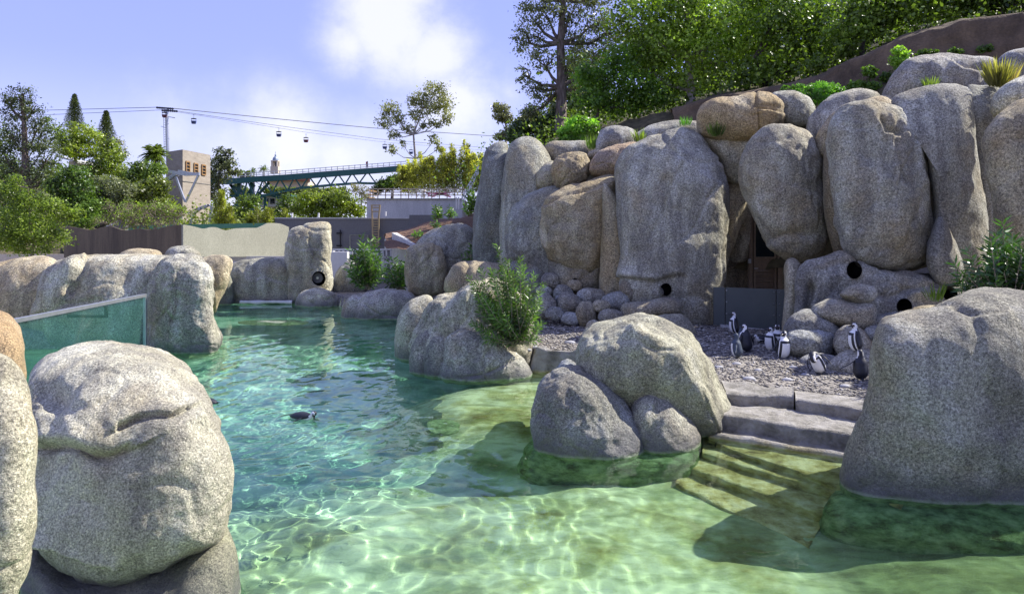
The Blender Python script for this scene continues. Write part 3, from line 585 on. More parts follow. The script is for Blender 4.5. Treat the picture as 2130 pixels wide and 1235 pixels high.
tall = B(32.6, 1.2, [(668, 464), (640, 468), (610, 478), (597, 500), (590, 550), (588, 605), (594, 660), (640, 670), (690, 655), (693, 600), (690, 540), (688, 492), (682, 468)], 'tall standing rock on the far shore with a round speaker set in its foot', PALE, .15, 3, e=.7, holes=[(663, 579, 14, 15)], holename='niche', creases=[([(645, 500), (655, 530), (650, 550)], 5, .10, .06, 14)])
B(33.6, 1.0, [(738, 542), (710, 552), (695, 575), (688, 612), (720, 630), (760, 612), (762, 560)], 'shaded rock right of the tall standing rock, half behind a bush', (.8, .85, .95), .1, 1)
B(27.2, .95, [(875, 505), (850, 514), (843, 532), (844, 585), (858, 612), (900, 614), (926, 600), (929, 555), (919, 521), (900, 508)], 'squarish brown grey boulder on the far shore right of the bushes', WARM, .45, 2, e=.7)
B(28.6, 1.1, [(955, 466), (920, 472), (885, 488), (868, 508), (900, 530), (925, 600), (985, 600), (992, 520), (984, 480), (972, 468)], 'sloping blue grey boulder at the foot of the planted bank', COOL, .4, 2)
B(27.5, .25, ell(884, 587, 903, 600), 'grey cobble on the pale beach, left of a pair', (.7, .8, .85), .0, 0)
B(27.3, .25, ell(904, 585, 923, 602), 'grey cobble on the pale beach, right of a pair', (.85, .88, .88), .0, 0)
# --- left bank
B(20.5, 1.6, [(60, 537), (20, 542), (-20, 555), (-60, 600), (-60, 760), (90, 760), (130, 660), (140, 570), (110, 541)], 'tan rounded rock at the left edge behind the glass panel', TANC, .3, 2, amp=.6, e=.7)
B(19.6, 1.5, [(250, 529), (170, 534), (105, 548), (77, 578), (66, 625), (66, 720), (100, 790), (310, 790), (340, 640), (390, 560), (400, 540), (330, 530)], 'long light rock with a warm flat top running behind the glass panel', PALE, .35, 3, e=.66, amp=.6, lean=.15,
  creases=[([(170, 545), (150, 575), (135, 600)], 8, .18, .10, 30)], dents=[(130, 590, 30, .15), (270, 580, 30, .12)])
B(18.4, .95, [(385, 535), (335, 545), (314, 575), (304, 600), (303, 650), (306, 760), (360, 790), (430, 765), (452, 725), (446, 660), (443, 600), (441, 570), (424, 547)], 'blocky rough grey rock at the end of the glass panel, standing in the water', (1.02, 1.02, 1.02), .05, 3, e=.7, amp=1.4, creases=[([(312, 600), (320, 565), (345, 552)], 5, .12, .1, 18)], dents=[(370, 620, 25, .12)])
B(25, .8, [(290, 516), (264, 520), (246, 533), (255, 550), (335, 550), (335, 527), (315, 518)], 'low tan stone on the left bank in front of the brown board wall', TANC, .3, 1)
B(23.5, .7, [(375, 510), (353, 517), (344, 531), (355, 548), (415, 550), (418, 530), (400, 514)], 'grey hump of rock on the left bank below the corner of the board wall', (.9, .9, .88), .2, 1)
B(24, .6, [(210, 529), (190, 531), (180, 545), (240, 548), (238, 534)], 'smallest tan stone on the left bank', TANC, .2, 0)
B(26, 1.0, [(450, 529), (418, 538), (402, 560), (420, 620), (446, 650), (458, 620), (478, 585), (484, 550), (475, 534)], 'tan rock with a tapering foot behind the blocky grey rock', TANC, .2, 1)
B(32.5, 1.2, [(540, 537), (490, 542), (474, 556), (462, 590), (455, 640), (520, 655), (605, 650), (610, 570), (592, 541)], 'dark stained rock at the far end of the pool beside the tall standing rock', (.85, .86, .84), .25, 2)
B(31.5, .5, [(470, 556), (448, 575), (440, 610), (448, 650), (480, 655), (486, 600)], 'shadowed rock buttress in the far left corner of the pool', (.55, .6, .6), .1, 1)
B(7.6, .8, [(-20, 650), (6, 653), (30, 674), (45, 705), (52, 745), (56, 800), (58, 900), (-40, 960), (-90, 800), (-70, 690)], 'orange tan rock at the left edge in front of the glass panel', (1.2, .98, .80), .8, 2)
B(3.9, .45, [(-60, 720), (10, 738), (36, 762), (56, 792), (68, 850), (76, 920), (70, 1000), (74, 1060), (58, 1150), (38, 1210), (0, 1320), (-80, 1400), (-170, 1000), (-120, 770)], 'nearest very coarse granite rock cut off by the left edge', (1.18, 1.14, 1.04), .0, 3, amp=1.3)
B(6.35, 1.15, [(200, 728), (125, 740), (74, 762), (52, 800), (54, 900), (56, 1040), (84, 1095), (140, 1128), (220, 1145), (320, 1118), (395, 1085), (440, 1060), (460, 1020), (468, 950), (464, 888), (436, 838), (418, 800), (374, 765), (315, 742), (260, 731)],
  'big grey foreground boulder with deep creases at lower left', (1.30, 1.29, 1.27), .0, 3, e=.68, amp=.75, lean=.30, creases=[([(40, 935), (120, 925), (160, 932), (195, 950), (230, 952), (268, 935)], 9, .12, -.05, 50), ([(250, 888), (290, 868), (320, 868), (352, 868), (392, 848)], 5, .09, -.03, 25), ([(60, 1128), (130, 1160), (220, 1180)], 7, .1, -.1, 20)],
  dents=[(100, 820, 34, .16), (180, 1060, 40, .07)])
B(5.95, .95, [(50, 1150), (200, 1165), (330, 1140), (420, 1100), (462, 1096), (488, 1125), (498, 1200), (500, 1330), (300, 1450), (60, 1400)], 'wet rock ledge under the big foreground boulder', (.95, .98, .85), .1, 2)
# --- big right foreground boulder
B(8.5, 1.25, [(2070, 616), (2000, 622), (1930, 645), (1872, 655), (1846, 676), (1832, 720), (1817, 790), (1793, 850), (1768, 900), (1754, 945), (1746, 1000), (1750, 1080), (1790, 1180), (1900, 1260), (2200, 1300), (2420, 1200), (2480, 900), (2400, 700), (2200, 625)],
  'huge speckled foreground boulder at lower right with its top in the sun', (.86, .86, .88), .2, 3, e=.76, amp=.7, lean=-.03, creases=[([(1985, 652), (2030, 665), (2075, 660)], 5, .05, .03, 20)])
# submerged feet and stones
B(10.0, .95, [(1200, 925), (1130, 930), (1102, 950), (1098, 1010), (1105, 1090), (1250, 1120), (1400, 1100), (1440, 1040), (1448, 960), (1430, 928), (1330, 920)], 'broad green algae covered foot of rock under the pair of boulders in the water', (1, 1, 1), 0, 2, e=.7, amp=1.6, name='submerged_rock')
B(8.2, 1.45, [(1900, 1022), (1790, 1026), (1735, 1045), (1722, 1100), (1735, 1200), (1900, 1290), (2300, 1300), (2550, 1200), (2560, 1060), (2300, 1022)], 'wide green algae covered foot of rock under the huge right boulder', (1, 1, 1), 0, 2, e=.7, amp=1.3, name='submerged_rock')
B(24.5, .9, [(565, 669), (520, 672), (495, 680), (540, 700), (620, 695), (642, 680), (615, 671)], 'pale flat rock just under the water in the far pool', (1.1, 1.1, .9), .1, 1)
B(10.9, .45, [(905, 884), (885, 892), (885, 930), (930, 935), (955, 905), (930, 886)], 'round green stone sunk off the rock shelf', (.9, 1, .8), 0, 1)
# ---------------------------------------------------------------- slabs, steps, ramp
def slab(name, a, b, c_, d, ztop, thick, mat, parent=None, nu=24, nv=8, amp=.03, sd=0, label=None, cat=None, edge=.03):
    """rough stone slab: a-b back edge, d-c front edge (plan points), top at ztop"""
    a, b, c_, d = [np.array(q[:2], float) for q in (a, b, c_, d)]
    us, vs = np.linspace(0, 1, nu), np.linspace(0, 1, nv); V = []; rows = []
    def top(u, v, drop=0.0, out=0.0):
        p = (a*(1-u)+b*u)*(1-v)+(d*(1-u)+c_*u)*v; fr = (d-a)/max(np.linalg.norm(d-a), 1e-6)
        return np.array([p[0]+fr[0]*out, p[1]+fr[1]*out, ztop-drop])
    grid = [[top(u, v) for u in us] for v in vs]
    grid += [[top(u, 1, thick*k, edge*(1 if k < .9 else .6)) for u in us] for k in (.12, .35, .6, .85, 1.0)]
    grid = [[top(u, 0, thick, 0) for u in us]]+grid+[[top(u, 0, thick, 0) for u in us]]
    G = np.array(grid); n1 = G.shape[0]
    nz = fbm(G*3.0+sd, 4, sd)[..., None]*np.array([.6, .6, 1.0])*amp; nz += (np.abs(fbm(G*np.array([2, 2, 7.0])+sd, 3, sd+4))[..., None])*np.array([0, -amp*.9, 0]); nz[0] = nz[-1] = 0
    G = G+nz; G[-1] = G[0]; V = G.reshape(-1, 3); i = np.arange(n1*nu).reshape(n1, nu)
    f = np.stack([i[:-1, :-1], i[1:, :-1], i[1:, 1:], i[:-1, 1:]], -1).reshape(-1, 4).tolist()
    f += [tuple(i[:-1, 0]), tuple(reversed(i[:-1, -1]))]
    o = mk(name, V, f, mat, parent, True)
    o.cycles.is_caustics_receiver = True
    return tag(o, label, cat) if label else o
def wet_stone():
    m, t, n, out = newmat('wet_step_stone')
    g = n('NewGeometry'); pos = g.outputs['Position']; z = n('SeparateXYZ', {0: pos}).outputs[2]
    a = n('TexNoise', {'Vector': pos, 'Scale': 3.0, 'Detail': 7.0, 'Roughness': .68})
    dry = ramp(n, a.outputs[0], [(.36, (.17, .16, .13)), (.5, (.32, .30, .26)), (.66, (.46, .44, .40))])
    un = ramp(n, a.outputs[0], [(.34, (.20, .15, .045)), (.48, (.52, .44, .18)), (.62, (.78, .72, .44))])
    zz = math_(n, 'ADD', z, math_(n, 'MULTIPLY', math_(n, 'SUBTRACT', a.outputs[0], .5), .05))
    k = n('MapRange', {0: zz, 1: .07, 2: -.01, 3: 0.0, 4: 1.0}); k.clamp = True
    c = mixc(n, k.outputs[0], dry, un)
    b2 = n('TexNoise', {'Vector': pos, 'Scale': 12.0, 'Detail': 7.0, 'Roughness': .7})
    bp = n('Bump', {'Strength': .9, 'Distance': .09, 'Height': b2.outputs[0]})
    p = n('BsdfPrincipled', {'Base Color': c, 'Roughness': .75, 'Normal': bp.outputs[0]}); t.links.new(p.outputs[0], out.inputs[0]); return m
M['step'] = wet_stone()
U2, V2 = Vector((.87, -.49, 0)), Vector((-.49, -.87, 0))
O2 = P(1500, 902, 0); O2.z = 0
steps = empty('stone_steps', (O2.x, O2.y, -.9), 'rough stone steps going down into the pool left of the huge right boulder', 'steps')
for z, a, b, c_, d in ((.28, (1508, 838), (1800, 868), (1800, 906), (1500, 862)), (.06, (1488, 878), (1800, 916), (1778, 946), (1474, 900))):
    slab('step', P(*a, z), P(*b, z), P(*c_, z), P(*d, z), z, .42, M['step'], steps, 60, 10, .022, int(a[0]))
for k, (z, a, b, c_, d) in enumerate(((-.13, (1478, 903), (1740, 962), (1712, 1008), (1490, 930)), (-.33, (1462, 930), (1700, 1003), (1668, 1028), (1462, 962)), (-.55, (1446, 975), (1650, 1048), (1625, 1078), (1436, 1008)), (-.80, (1430, 1020), (1600, 1090), (1570, 1140), (1405, 1060)))):
    qa, qb, qc, qd = [P(*q, z*.78) for q in (a, b, c_, d)]; qb = qb+(qb-qa)*.55; qc = qc+(qc-qd)*.55
    slab('step', qa, qb, qc, qd, z, .30, M['step'], steps, 56, 12, .026, 13+k)
curb = empty('stone_curb', (O2.x, O2.y, .2), 'pale rough stone curb holding the gravel above the steps', 'curb')
slab('curb_stone', P(1500, 793, .47), P(1652, 804, .47), P(1650, 822, .47), P(1510, 814, .47), .47, .30, M['step'], curb, 30, 8, .03, 21)
slab('curb_stone', P(1653, 812, .45), P(1830, 830, .45), P(1820, 856, .45), P(1655, 829, .45), .455, .22, M['step'], curb, 30, 6, .012, 25)
def ramp_mesh():
    A, Bq, Cq, Dq = P(1125, 728, .47), P(1235, 732, .47), P(1225, 790, -.12), P(1092, 786, -.12); V = []; nu, nv = 24, 24
    for j in range(nv):
        v = j/(nv-1)
        for i in range(nu):
            u = i/(nu-1); p = A.lerp(Bq, u).lerp(Dq.lerp(Cq, u), v)
            z = .475-.60*float(smooth(.25, 1, v))+.10*math.exp(-((u-.02)/.12)**2)*(1-v)+.08*math.exp(-((u-.72-.1*v)/.08)**2)*math.sin(min(v*3.2, PI)); V.append((p.x, p.y, z+.012*float(fbm(np.array([p.x*3, p.y*3, 0.]), 3, 2))))
    g = np.arange(nu*nv).reshape(nv, nu); f = np.stack([g[:-1, :-1], g[1:, :-1], g[1:, 1:], g[:-1, 1:]], -1).reshape(-1, 4).tolist()
    b = len(V); V += [(x, y, -.5) for x, y, z in V]; f += [tuple(reversed([q+b for q in r])) for r in f]
    bd = list(g[0])+list(g[1:, -1])+list(g[-1, ::-1][1:])+list(g[::-1, 0][1:-1]); 
    for a_, c_ in zip(bd, bd[1:]+bd[:1]): f.append((int(a_), int(c_), int(c_)+b, int(a_)+b))
    o = mk('concrete_ramp', V, f, M['step'], None, True); o.cycles.is_caustics_receiver = True
    tag(o, 'pale concrete ramp sloping from the gravel into the water beside the oleander', 'ramp')
ramp_mesh()
o = slab('floating_slab', P(505, 618, .25), P(606, 615, .25), P(608, 628, .1), P(498, 629, .1), .16, .12, M['white'], None, 20, 6, .03, 40, label='flat white slab lying at the waterline of the far pool', cat='slab')

# ---------------------------------------------------------------- gravel pebbles and cobbles
def pebbles():
    r = np.random.RandomState(5); n0 = 60000
    X = r.uniform(-6, 12, n0); Y = r.uniform(10.3, 23, n0)**1.0; ins = inside(X, Y); d = shore(X, Y); k = (~ins) & (d > .06) & (X > -1.5+0*X) & (X/Y < .62) & (X/Y > -.03) ; X, Y = X[k], Y[k]
    o2 = P(1500, 902, 0); vv = (X-o2.x)*V2.x+(Y-o2.y)*V2.y; uu = (X-o2.x)*U2.x+(Y-o2.y)*U2.y; k = np.ones(len(X), bool); X, Y = X[k][:30000], Y[k][:30000]
    n = len(X); s = .016+.026*r.rand(n)**2.5; s *= (Y/13)**.6; ph = r.uniform(0, 6.28, n); Z = ground_z(X, Y)
    base = np.array([(1, 0, 0), (0, 1, 0), (-1, 0, 0), (0, -1, 0), (0, 0, .6), (0, 0, -.6)], float)
    fb = np.array([(0, 1, 4), (1, 2, 4), (2, 3, 4), (3, 0, 4), (1, 0, 5), (2, 1, 5), (3, 2, 5), (0, 3, 5)])
    v = base[None]*np.stack([s*r.uniform(.9, 1.5, n), s*r.uniform(.7, 1, n), s*r.uniform(.6, 1, n)], -1)[:, None]*r.uniform(.8, 1.2, (n, 6, 1))
    c, sn = np.cos(ph)[:, None], np.sin(ph)[:, None]; x = v[..., 0]*c-v[..., 1]*sn+X[:, None]; y = v[..., 0]*sn+v[..., 1]*c+Y[:, None]; z = v[..., 2]+(Z+s*.3)[:, None]
    V = np.stack([x, y, z], -1).reshape(-1, 3); Fc = (fb[None]+np.arange(n)[:, None, None]*6).reshape(-1, 3)
    tag(mk('gravel', V, Fc, M['pebble'], None, True, origin=(0, 0, 0)), 'loose grey and buff beach gravel in front of the boulder wall', None, kind='stuff')
pebbles()
def cobble(px, py, a, lb, col=(1, 1, 1)):
    p = P(px, py, .47); q = []; N = 14; V = []; f = []
    r = random.Random(px)
    for j in range(7):
        t = PI*j/6
        for k in range(N): V.append((p.x+a*math.sin(t)*math.cos(2*PI*k/N)*r.uniform(.96, 1.04), p.y+a*.62*math.sin(t)*math.sin(2*PI*k/N), .46+a*.42*math.cos(t)))
    for j in range(6):
        for k in range(N): f.append((j*N+k, (j+1)*N+k, (j+1)*N+(k+1) % N, j*N+(k+1) % N))
    o = mk('cobble', V, f, M['cobble'], None, True); o.color = (*col, 0); tag(o, lb, 'cobble')
for a in ((1648, 732, .10, 'pale oval cobble right of the white fronted penguin'), (1650, 763, .09, 'small pale cobble on the gravel left of the preening penguin'), (1558, 787, .12, 'light grey cobble beside the egg shaped boulder edge above the curb'),
          (1638, 789, .10, 'cobble at the edge of the sunlit gravel above the curb'), (1532, 756, .10, 'blue grey cobble in the shade below the juvenile penguin'), (1577, 769, .08, 'faint flat cobble between the egg shaped boulder and the penguins'),
          (1495, 763, .10, 'cobble touching the right edge of the egg shaped boulder'), (1185, 712, .14, 'flat cobble in the shaded gravel left of the egg shaped boulder'), (1757, 802, .09, 'dark cobble at the sun and shade edge near the huge boulder'), (1675, 778, .08, 'brownish flat cobble below the preening penguin'),
          (1112, 722, .11, 'tan egg of stone at the root of the oleander, right one'), (1097, 727, .10, 'tan egg of stone at the root of the oleander, left one')): cobble(*a)

# ---------------------------------------------------------------- glass panel
g0, g1 = P(300, 737, 0), P(25, 848, 0); top0, top1 = 1.55, 1.55
dirg = (g1-g0).normalized(); nx = Vector((-dirg.y, dirg.x, 0)); g2 = g0+dirg*7.6
gp = empty('glass_panel', (g0.x, g0.y, -1.2), 'teal glass viewing panel with a pale top rail, left of the blocky grey rock', 'glass panel')
MB().bar(g0+Vector((0, 0, .12)), g2+Vector((0, 0, .12)), .03, 2.72).build('pane', M['glass'], gp)
MB().bar(g0+Vector((0, 0, 1.51)), g2+Vector((0, 0, 1.51)), .09, .075).build('top_rail', M['steel'], gp)
MB().bar(g0-dirg*.06+Vector((0, 0, -1.2)), g0-dirg*.06+Vector((0, 0, 1.55)), .07).build('end_post', M['steel'], gp)
hb = empty('black_handle', W(222, 657, 17.9), 'black angled metal bar seen through the glass panel', 'bar')
MB().bar(W(142, 657, 17.9), W(212, 658, 17.9), .11, .07).build('bar', M['black'], hb)
MB().bar(W(221, 637, 17.9), W(221, 660, 17.9), .07, .07).build('bracket', M['black'], hb)
MB().bar(W(215, 658, 17.9), W(223, 658, 17.9), .1, .07).build('hinge', M['black'], hb)

# ---------------------------------------------------------------- speaker in the tall rock
c = W(661, 578, 31.75)
spk = empty('speaker', c, 'round grey loudspeaker in a dark niche at the foot of the tall standing rock', 'loudspeaker')
MB().tube([(c.x, c.y-.03, c.z), (c.x, c.y+.05, c.z)], .24, 20).build('cone', M['grey'], spk)
MB().tube([(c.x, c.y-.06, c.z), (c.x, c.y-.03, c.z)], .06, 10).build('dome_cap', M['steel'], spk)

# ---------------------------------------------------------------- gate and door
gt = empty('gate', W(1565, 690, 18.9), 'dark grey green panelled barrier closing the doorway in the rock wall', 'gate')
def quad_board(name, x0, x1, yt0, yt1, yb0, yb1, Y0, Y1, th, mat, par):
    a, b, c_, d = W(x0, yb0, Y0), W(x1, yb1, Y1), W(x1, yt1, Y1), W(x0, yt0, Y0); t = Vector((0, th, 0))
    v = [a, b, c_, d, a+t, b+t, c_+t, d+t]; return MB().add(v, [(0, 1, 2, 3), (7, 6, 5, 4), (4, 5, 1, 0), (5, 6, 2, 1), (6, 7, 3, 2), (7, 4, 0, 3)]).build(name, mat, par)
def gy(x): return 19.4-(x-1488)/150*.7
def gtop(x): return 597+(x-1490)/145*5
def gbot(x): return 676+(x-1490)/145*14
for x0, x1 in ((1484, 1508), (1509, 1614), (1615, 1640)): quad_board('panel', x0+.4, x1-.4, gtop(x0), gtop(x1), gbot(x0), gbot(x1), gy(x0), gy(x1), .05, M['gate'], gt)
for x in (1508, 1612, 1618):
    for k in range(4):
        yy = gtop(x)+6+k*24; p = W(x+(3 if x != 1612 else -3), yy, gy(x)-.02); MB().tube([p, p+Vector((0, -.015, 0))], .022, 6).build('screw', M['steel'], gt)
quad_board('footing', 1500, 1628, 675, 689, 681, 696, 19.2, 18.6, .1, M['conc'], gt)
DY = 22.3
dr = empty('door', W(1590, 662, DY), 'brown wooden door with a dark window and a louvred lower panel inside the rock doorway', 'door')
def dbox(name, x0, x1, y0, y1, mat, dep=.08, off=0.0, par=None):
    a, b = W(x0, y0, DY), W(x1, y1, DY); return MB().box(((a.x+b.x)/2, DY-off, (a.z+b.z)/2), (abs(b.x-a.x), dep, abs(a.z-b.z))).build(name, mat, par or dr)
dbox('door_leaf', 1566, 1612, 452, 664, M['door'])
dbox('window', 1570, 1609, 467, 534, M['dglass'], .03, .045)
for r_ in ((1566, 1570, 452, 664), (1609, 1613, 452, 664), (1570, 1609, 452, 467), (1570, 1609, 534, 538)): dbox('door_rail', *r_, M['door'], .05, .06)
dbox('door_jamb', 1615, 1624, 445, 664, M['door'], .16, .05); dbox('door_jamb', 1556, 1563, 445, 664, M['door'], .16, .05)
for k in range(16):
    y = 561+k*5.2; a, b = W(1571, y, DY-.07), W(1607, y, DY-.07); MB().add([(a.x, DY-.05, a.z), (b.x, DY-.05, a.z), (b.x, DY-.10, a.z-.055), (a.x, DY-.10, a.z-.055), (a.x, DY-.045, a.z-.012), (b.x, DY-.045, a.z-.012), (b.x, DY-.095, a.z-.067), (a.x, DY-.095, a.z-.067)], [(0, 1, 2, 3), (7, 6, 5, 4), (0, 4, 5, 1), (2, 6, 7, 3), (1, 5, 6, 2), (0, 3, 7, 4)]).build('louvre', M['door'], dr)
p = W(1569, 558, DY-.1); MB().bar(p, p+Vector((.12, 0, 0)), .03).build('handle', M['steel'], dr)
sb = empty('switch_box', W(1559, 540, 22.0), 'small grey box on the rock left of the door', 'box'); MB().box(W(1559, 543, 21.9), (.09, .06, .14)).build('box', M['steel'], sb)

# ---------------------------------------------------------------- penguins
def penguin(feet, yaw, label, h=.62, pose='stand', head=0.0, juv=False, roll=0.0, flip=(0.25, 0.25), pitch=0.0):
    """local frame: +X is the bird's front, z up. yaw 0 faces +X world."""
    root = empty('penguin', (0, 0, 0), label, 'penguin', 'penguins of the colony'); s = h/.62
    if pose == 'stand': sp = [(-.07, .015, .02, .03), (-.045, .05, .075, .085), (-.02, .11, .10, .115), (.0, .19, .105, .12), (.012, .27, .10, .115), (.015, .34, .092, .108), (.012, .395, .078, .092), (.008, .44, .060, .066), (.010, .475, .054, .055), (.018, .515, .060, .054), (.024, .555, .055, .050), (.026, .588, .034, .034), (.026, .600, .005, .005)]
    elif pose == 'preen': sp = [(-.11, .03, .02, .03), (-.07, .055, .07, .085), (-.03, .11, .10, .115), (.0, .18, .108, .12), (.03, .25, .10, .115), (.065, .31, .085, .10), (.11, .345, .065, .075), (.15, .345, .05, .052), (.18, .315, .046, .046), (.185, .275, .05, .046), (.175, .24, .045, .042), (.17, .215, .026, .026), (.169, .208, .005, .005)]
    else: sp = [(-.30, .01, .015, .03), (-.24, .015, .05, .07), (-.17, .02, .075, .105), (-.09, .022, .088, .12), (-.01, .025, .09, .12), (.07, .03, .08, .105), (.13, .04, .065, .08), (.17, .06, .052, .056), (.20, .085, .047, .048), (.225, .105, .048, .046), (.255, .11, .042, .04), (.275, .108, .024, .026), (.283, .107, .004, .004)]
    # resample the spine finely
    sp = np.array(sp); K = 46; tt = np.linspace(0, len(sp)-1, K); cs = []
    for t in tt:
        k = min(int(t), len(sp)-2); u = t-k; a, b, c_, d = sp[max(k-1, 0)], sp[k], sp[k+1], sp[min(k+2, len(sp)-1)]
        cs.append(.5*((2*b)+(c_-a)*u+(2*a-5*b+4*c_-d)*u*u+(3*b-a-3*c_+d)*u**3))
    cs = np.array(cs); cs[:, 2:] = np.maximum(cs[:, 2:], .003)
    if pose == 'stand': cs[:, 2:] *= (1.0+.20*smooth(7.2, 5.0, tt))[:, None]
    N = 32; V = []; tdir = np.gradient(cs[:, :2], axis=0); tdir /= np.linalg.norm(tdir, axis=1, keepdims=True)
    hx = None
    for i, (x, z, rx, ry) in enumerate(cs):
        tx, tz = tdir[i]; fx, fz = tz, -tx          # front direction, perpendicular to the spine
        w = smooth(6.6, 8.6, tt[i]); ca, sa = math.cos(head*w), math.sin(head*w)
        for k in range(N):
            a = 2*PI*k/N; lx, ly = math.cos(a)*rx*(1.12 if math.cos(a) > 0 and tt[i] < 6 else 1), math.sin(a)*ry
            lx, ly = lx*ca-ly*sa, lx*sa+ly*ca
            V.append((x+fx*lx, ly, z+fz*lx))
    f = []; fm = []
    for i in range(K-1):
        t = (tt[i]+tt[i+1])/2
        for k in range(N):
            f.append((i*N+k, i*N+(k+1) % N, (i+1)*N+(k+1) % N, (i+1)*N+k)); a = abs(((k+.5)/N*360+180) % 360-180)
            if juv: m = 1 if (t < 5.0 and a < 52) else 2
            elif t < 6.7:
                m = 1 if a < 84 else 0
                if t > .8 and 50 < a < 62 and t < 5.2: m = 0
                if 4.9 < t < 5.5 and a < 62: m = 0
                if t < .35: m = 0
            elif t < 7.9: m = 1 if a < 112 else 0
            elif t < 8.7: m = 1 if 40 < a < 132 else 0
            elif t < 10.0: m = 1 if 76 < a < 132 else 0
            elif t < 10.6: m = 1 if 30 < a < 118 else 0
            else: m = 0
            fm.append(m)
    V.append(tuple(np.mean(V[:N], 0))); f += [(len(V)-1, (k+1) % N, k) for k in range(N)]; fm += [0]*N
    V.append(tuple(np.mean(V[(K-1)*N:K*N], 0))); f += [(len(V)-1, (K-1)*N+k, (K-1)*N+(k+1) % N) for k in range(N)]; fm += [0]*N
    V = np.array(V)*s; b = mk('body', V, f, [M['pblack'], M['pwhite'], M['pjuv']], root, True, fm=fm)
    dk = M['pjuv'] if juv else M['pblack']
    # beak
    i = int(np.argmin(abs(tt-9.45))); x, z, rx, ry = cs[i]; tx, tz = tdir[i]; fr = np.array([tz, -tx]); ca, sa = math.cos(head), math.sin(head)
    bs = []
    for q, r in ((.6, .020), (1.25, .016), (1.9, .012), (2.35, .003)):
        l = rx*q; bs.append(((x+fr[0]*l*ca)*s, l*sa*s, (z+fr[1]*l*ca-(.010 if q > 2 else 0)-.002)*s, r*s))
    MB().tube([q[:3] for q in bs], [q[3] for q in bs], 8).build('beak', M['pbeak'], root, True)
    if not juv:
        for sg in (-1, 1):
            aa = sg*.62; l = rx*.98; px_, py_ = l*math.cos(aa), ry*.98*math.sin(aa); px_, py_ = px_*ca-py_*sa, px_*sa+py_*ca
            MB().lathe(((x+fr[0]*px_)*s, py_*s, (z+fr[1]*px_+.006)*s), [(.001, -.006), (.007, -.003), (.007, .003), (.001, .006)], 6).build('eye', M['ppink'], root, True)
    # flippers
    for sg, sw in ((-1, flip[0]), (1, flip[1])):
        if pose == 'swim': pts = [(.06, sg*.09, .05), (.03, sg*.15, .03), (-.02, sg*.21, .005), (-.06, sg*.26, -.02)]
        elif pose == 'preen': pts = [(.03, sg*.10, .32), (.00, sg*(.125+sw*.1), .25), (-.03, sg*(.13+sw*.22), .17), (-.06, sg*(.12+sw*.3), .11)]
        else: pts = [(.005, sg*.105, .375), (-.005, sg*(.140+sw*.08), .30), (-.012, sg*(.150+sw*.22), .22), (-.02, sg*(.145+sw*.34), .14)]
        mb = MB(); vv = []; wd = [.028, .036, .030, .008]
        ax = np.array([1, 0, 0]) if pose != 'swim' else np.array([.9, .1*sg, 0])
        for p, w in zip(pts, wd):
            p = np.array(p); o_ = np.array([0, sg*.008, 0]) if pose != 'swim' else np.array([0, 0, .008])
            vv += [p-ax*w-o_*.3, p+o_, p+ax*w-o_*.3, p-o_]
        ff = []
        for j in range(3):
            for k in range(4): ff.append((j*4+k, j*4+(k+1) % 4, (j+1)*4+(k+1) % 4, (j+1)*4+k))
        ff += [(0, 1, 2, 3), (15, 14, 13, 12)]
        mk('flipper', np.array(vv)*s, ff, dk, root, True)
    # tail and feet
    if pose != 'swim':
        bx = cs[0, 0]; mk('tail', np.array([(bx+.02, -.03, .06), (bx+.02, .03, .06), (bx-.07, .015, .0), (bx-.07, -.015, .0), (bx+.02, -.025, .02), (bx+.02, .025, .02)])*s, [(0, 1, 2, 3), (4, 3, 2, 5), (0, 3, 4), (1, 5, 2), (0, 4, 5, 1)], dk, root, False)
        for sg in (-1, 1): mk('foot', np.array([(-.05, sg*.045-.018, .03), (-.05, sg*.045+.018, .03), (.035, sg*.055+.028, .004), (.045, sg*.055, .006), (.035, sg*.055-.028, .004), (-.05, sg*.045, 0)])*s, [(0, 1, 2, 3), (0, 3, 4), (5, 0, 4, 3, 2, 1)], M['pfoot'], root, False)
    else:
        mk('tail', np.array([(-.26, -.03, .03), (-.26, .03, .03), (-.36, .02, .035), (-.36, -.02, .035), (-.26, 0, .0)])*s, [(0, 1, 2, 3), (0, 3, 4), (1, 4, 2), (4, 3, 2), (0, 4, 1)], dk, root, False)
    root.location = feet; root.rotation_euler = (roll, pitch, yaw); return root
R = math.radians
def on(px, py, z=.46): p = P(px, py, z); return (p.x, p.y, z)
penguin(on(1528, 693), R(172), 'penguin standing in profile facing left, right against the grey green gate', .60)
penguin(on(1551, 731), R(118), 'dark backed penguin with its white cheek turned left, behind the blue grey juvenile', .64, head=R(38))
penguin(on(1541, 722), R(20), 'bluish penguin half hidden between the juvenile and the dark backed bird', .50, juv=True)
penguin(on(1533, 742), R(150), 'blue grey juvenile penguin in front at the left of the group, facing left', .52, juv=True, head=R(20), flip=(.1, .35))
penguin((on(1585, 712)[0], on(1585, 712)[1], .53), R(200), 'penguin lying flat on the gravel in the middle of the group', .60, 'swim')
penguin(on(1603, 728), R(215), 'penguin standing sideways just left of the white fronted one, partly hidden', .55, 'stand', head=R(-20))
penguin(on(1617, 727), R(240), 'penguin facing forward with its black mask above the white fronted one', .60, 'stand', head=R(10))
penguin(on(1629, 744), R(285), 'white fronted penguin preening to the left, at the right of the group', .60, 'stand', head=R(-55), flip=(.35, .1))
penguin(on(1708, 776), R(232), 'penguin bent over preening its white breast, alone on the gravel', .66, 'preen', head=R(15), roll=.32)
pp = W(1780, 729, 12.95); penguin((pp.x, pp.y, pp.z), R(165), 'penguin standing on a low rock in profile facing left', .56, head=R(0))
penguin(on(1790, 788), R(82), 'penguin seen from behind with its flippers held out, below the one on the rock', .54, flip=(1.0, 1.0))
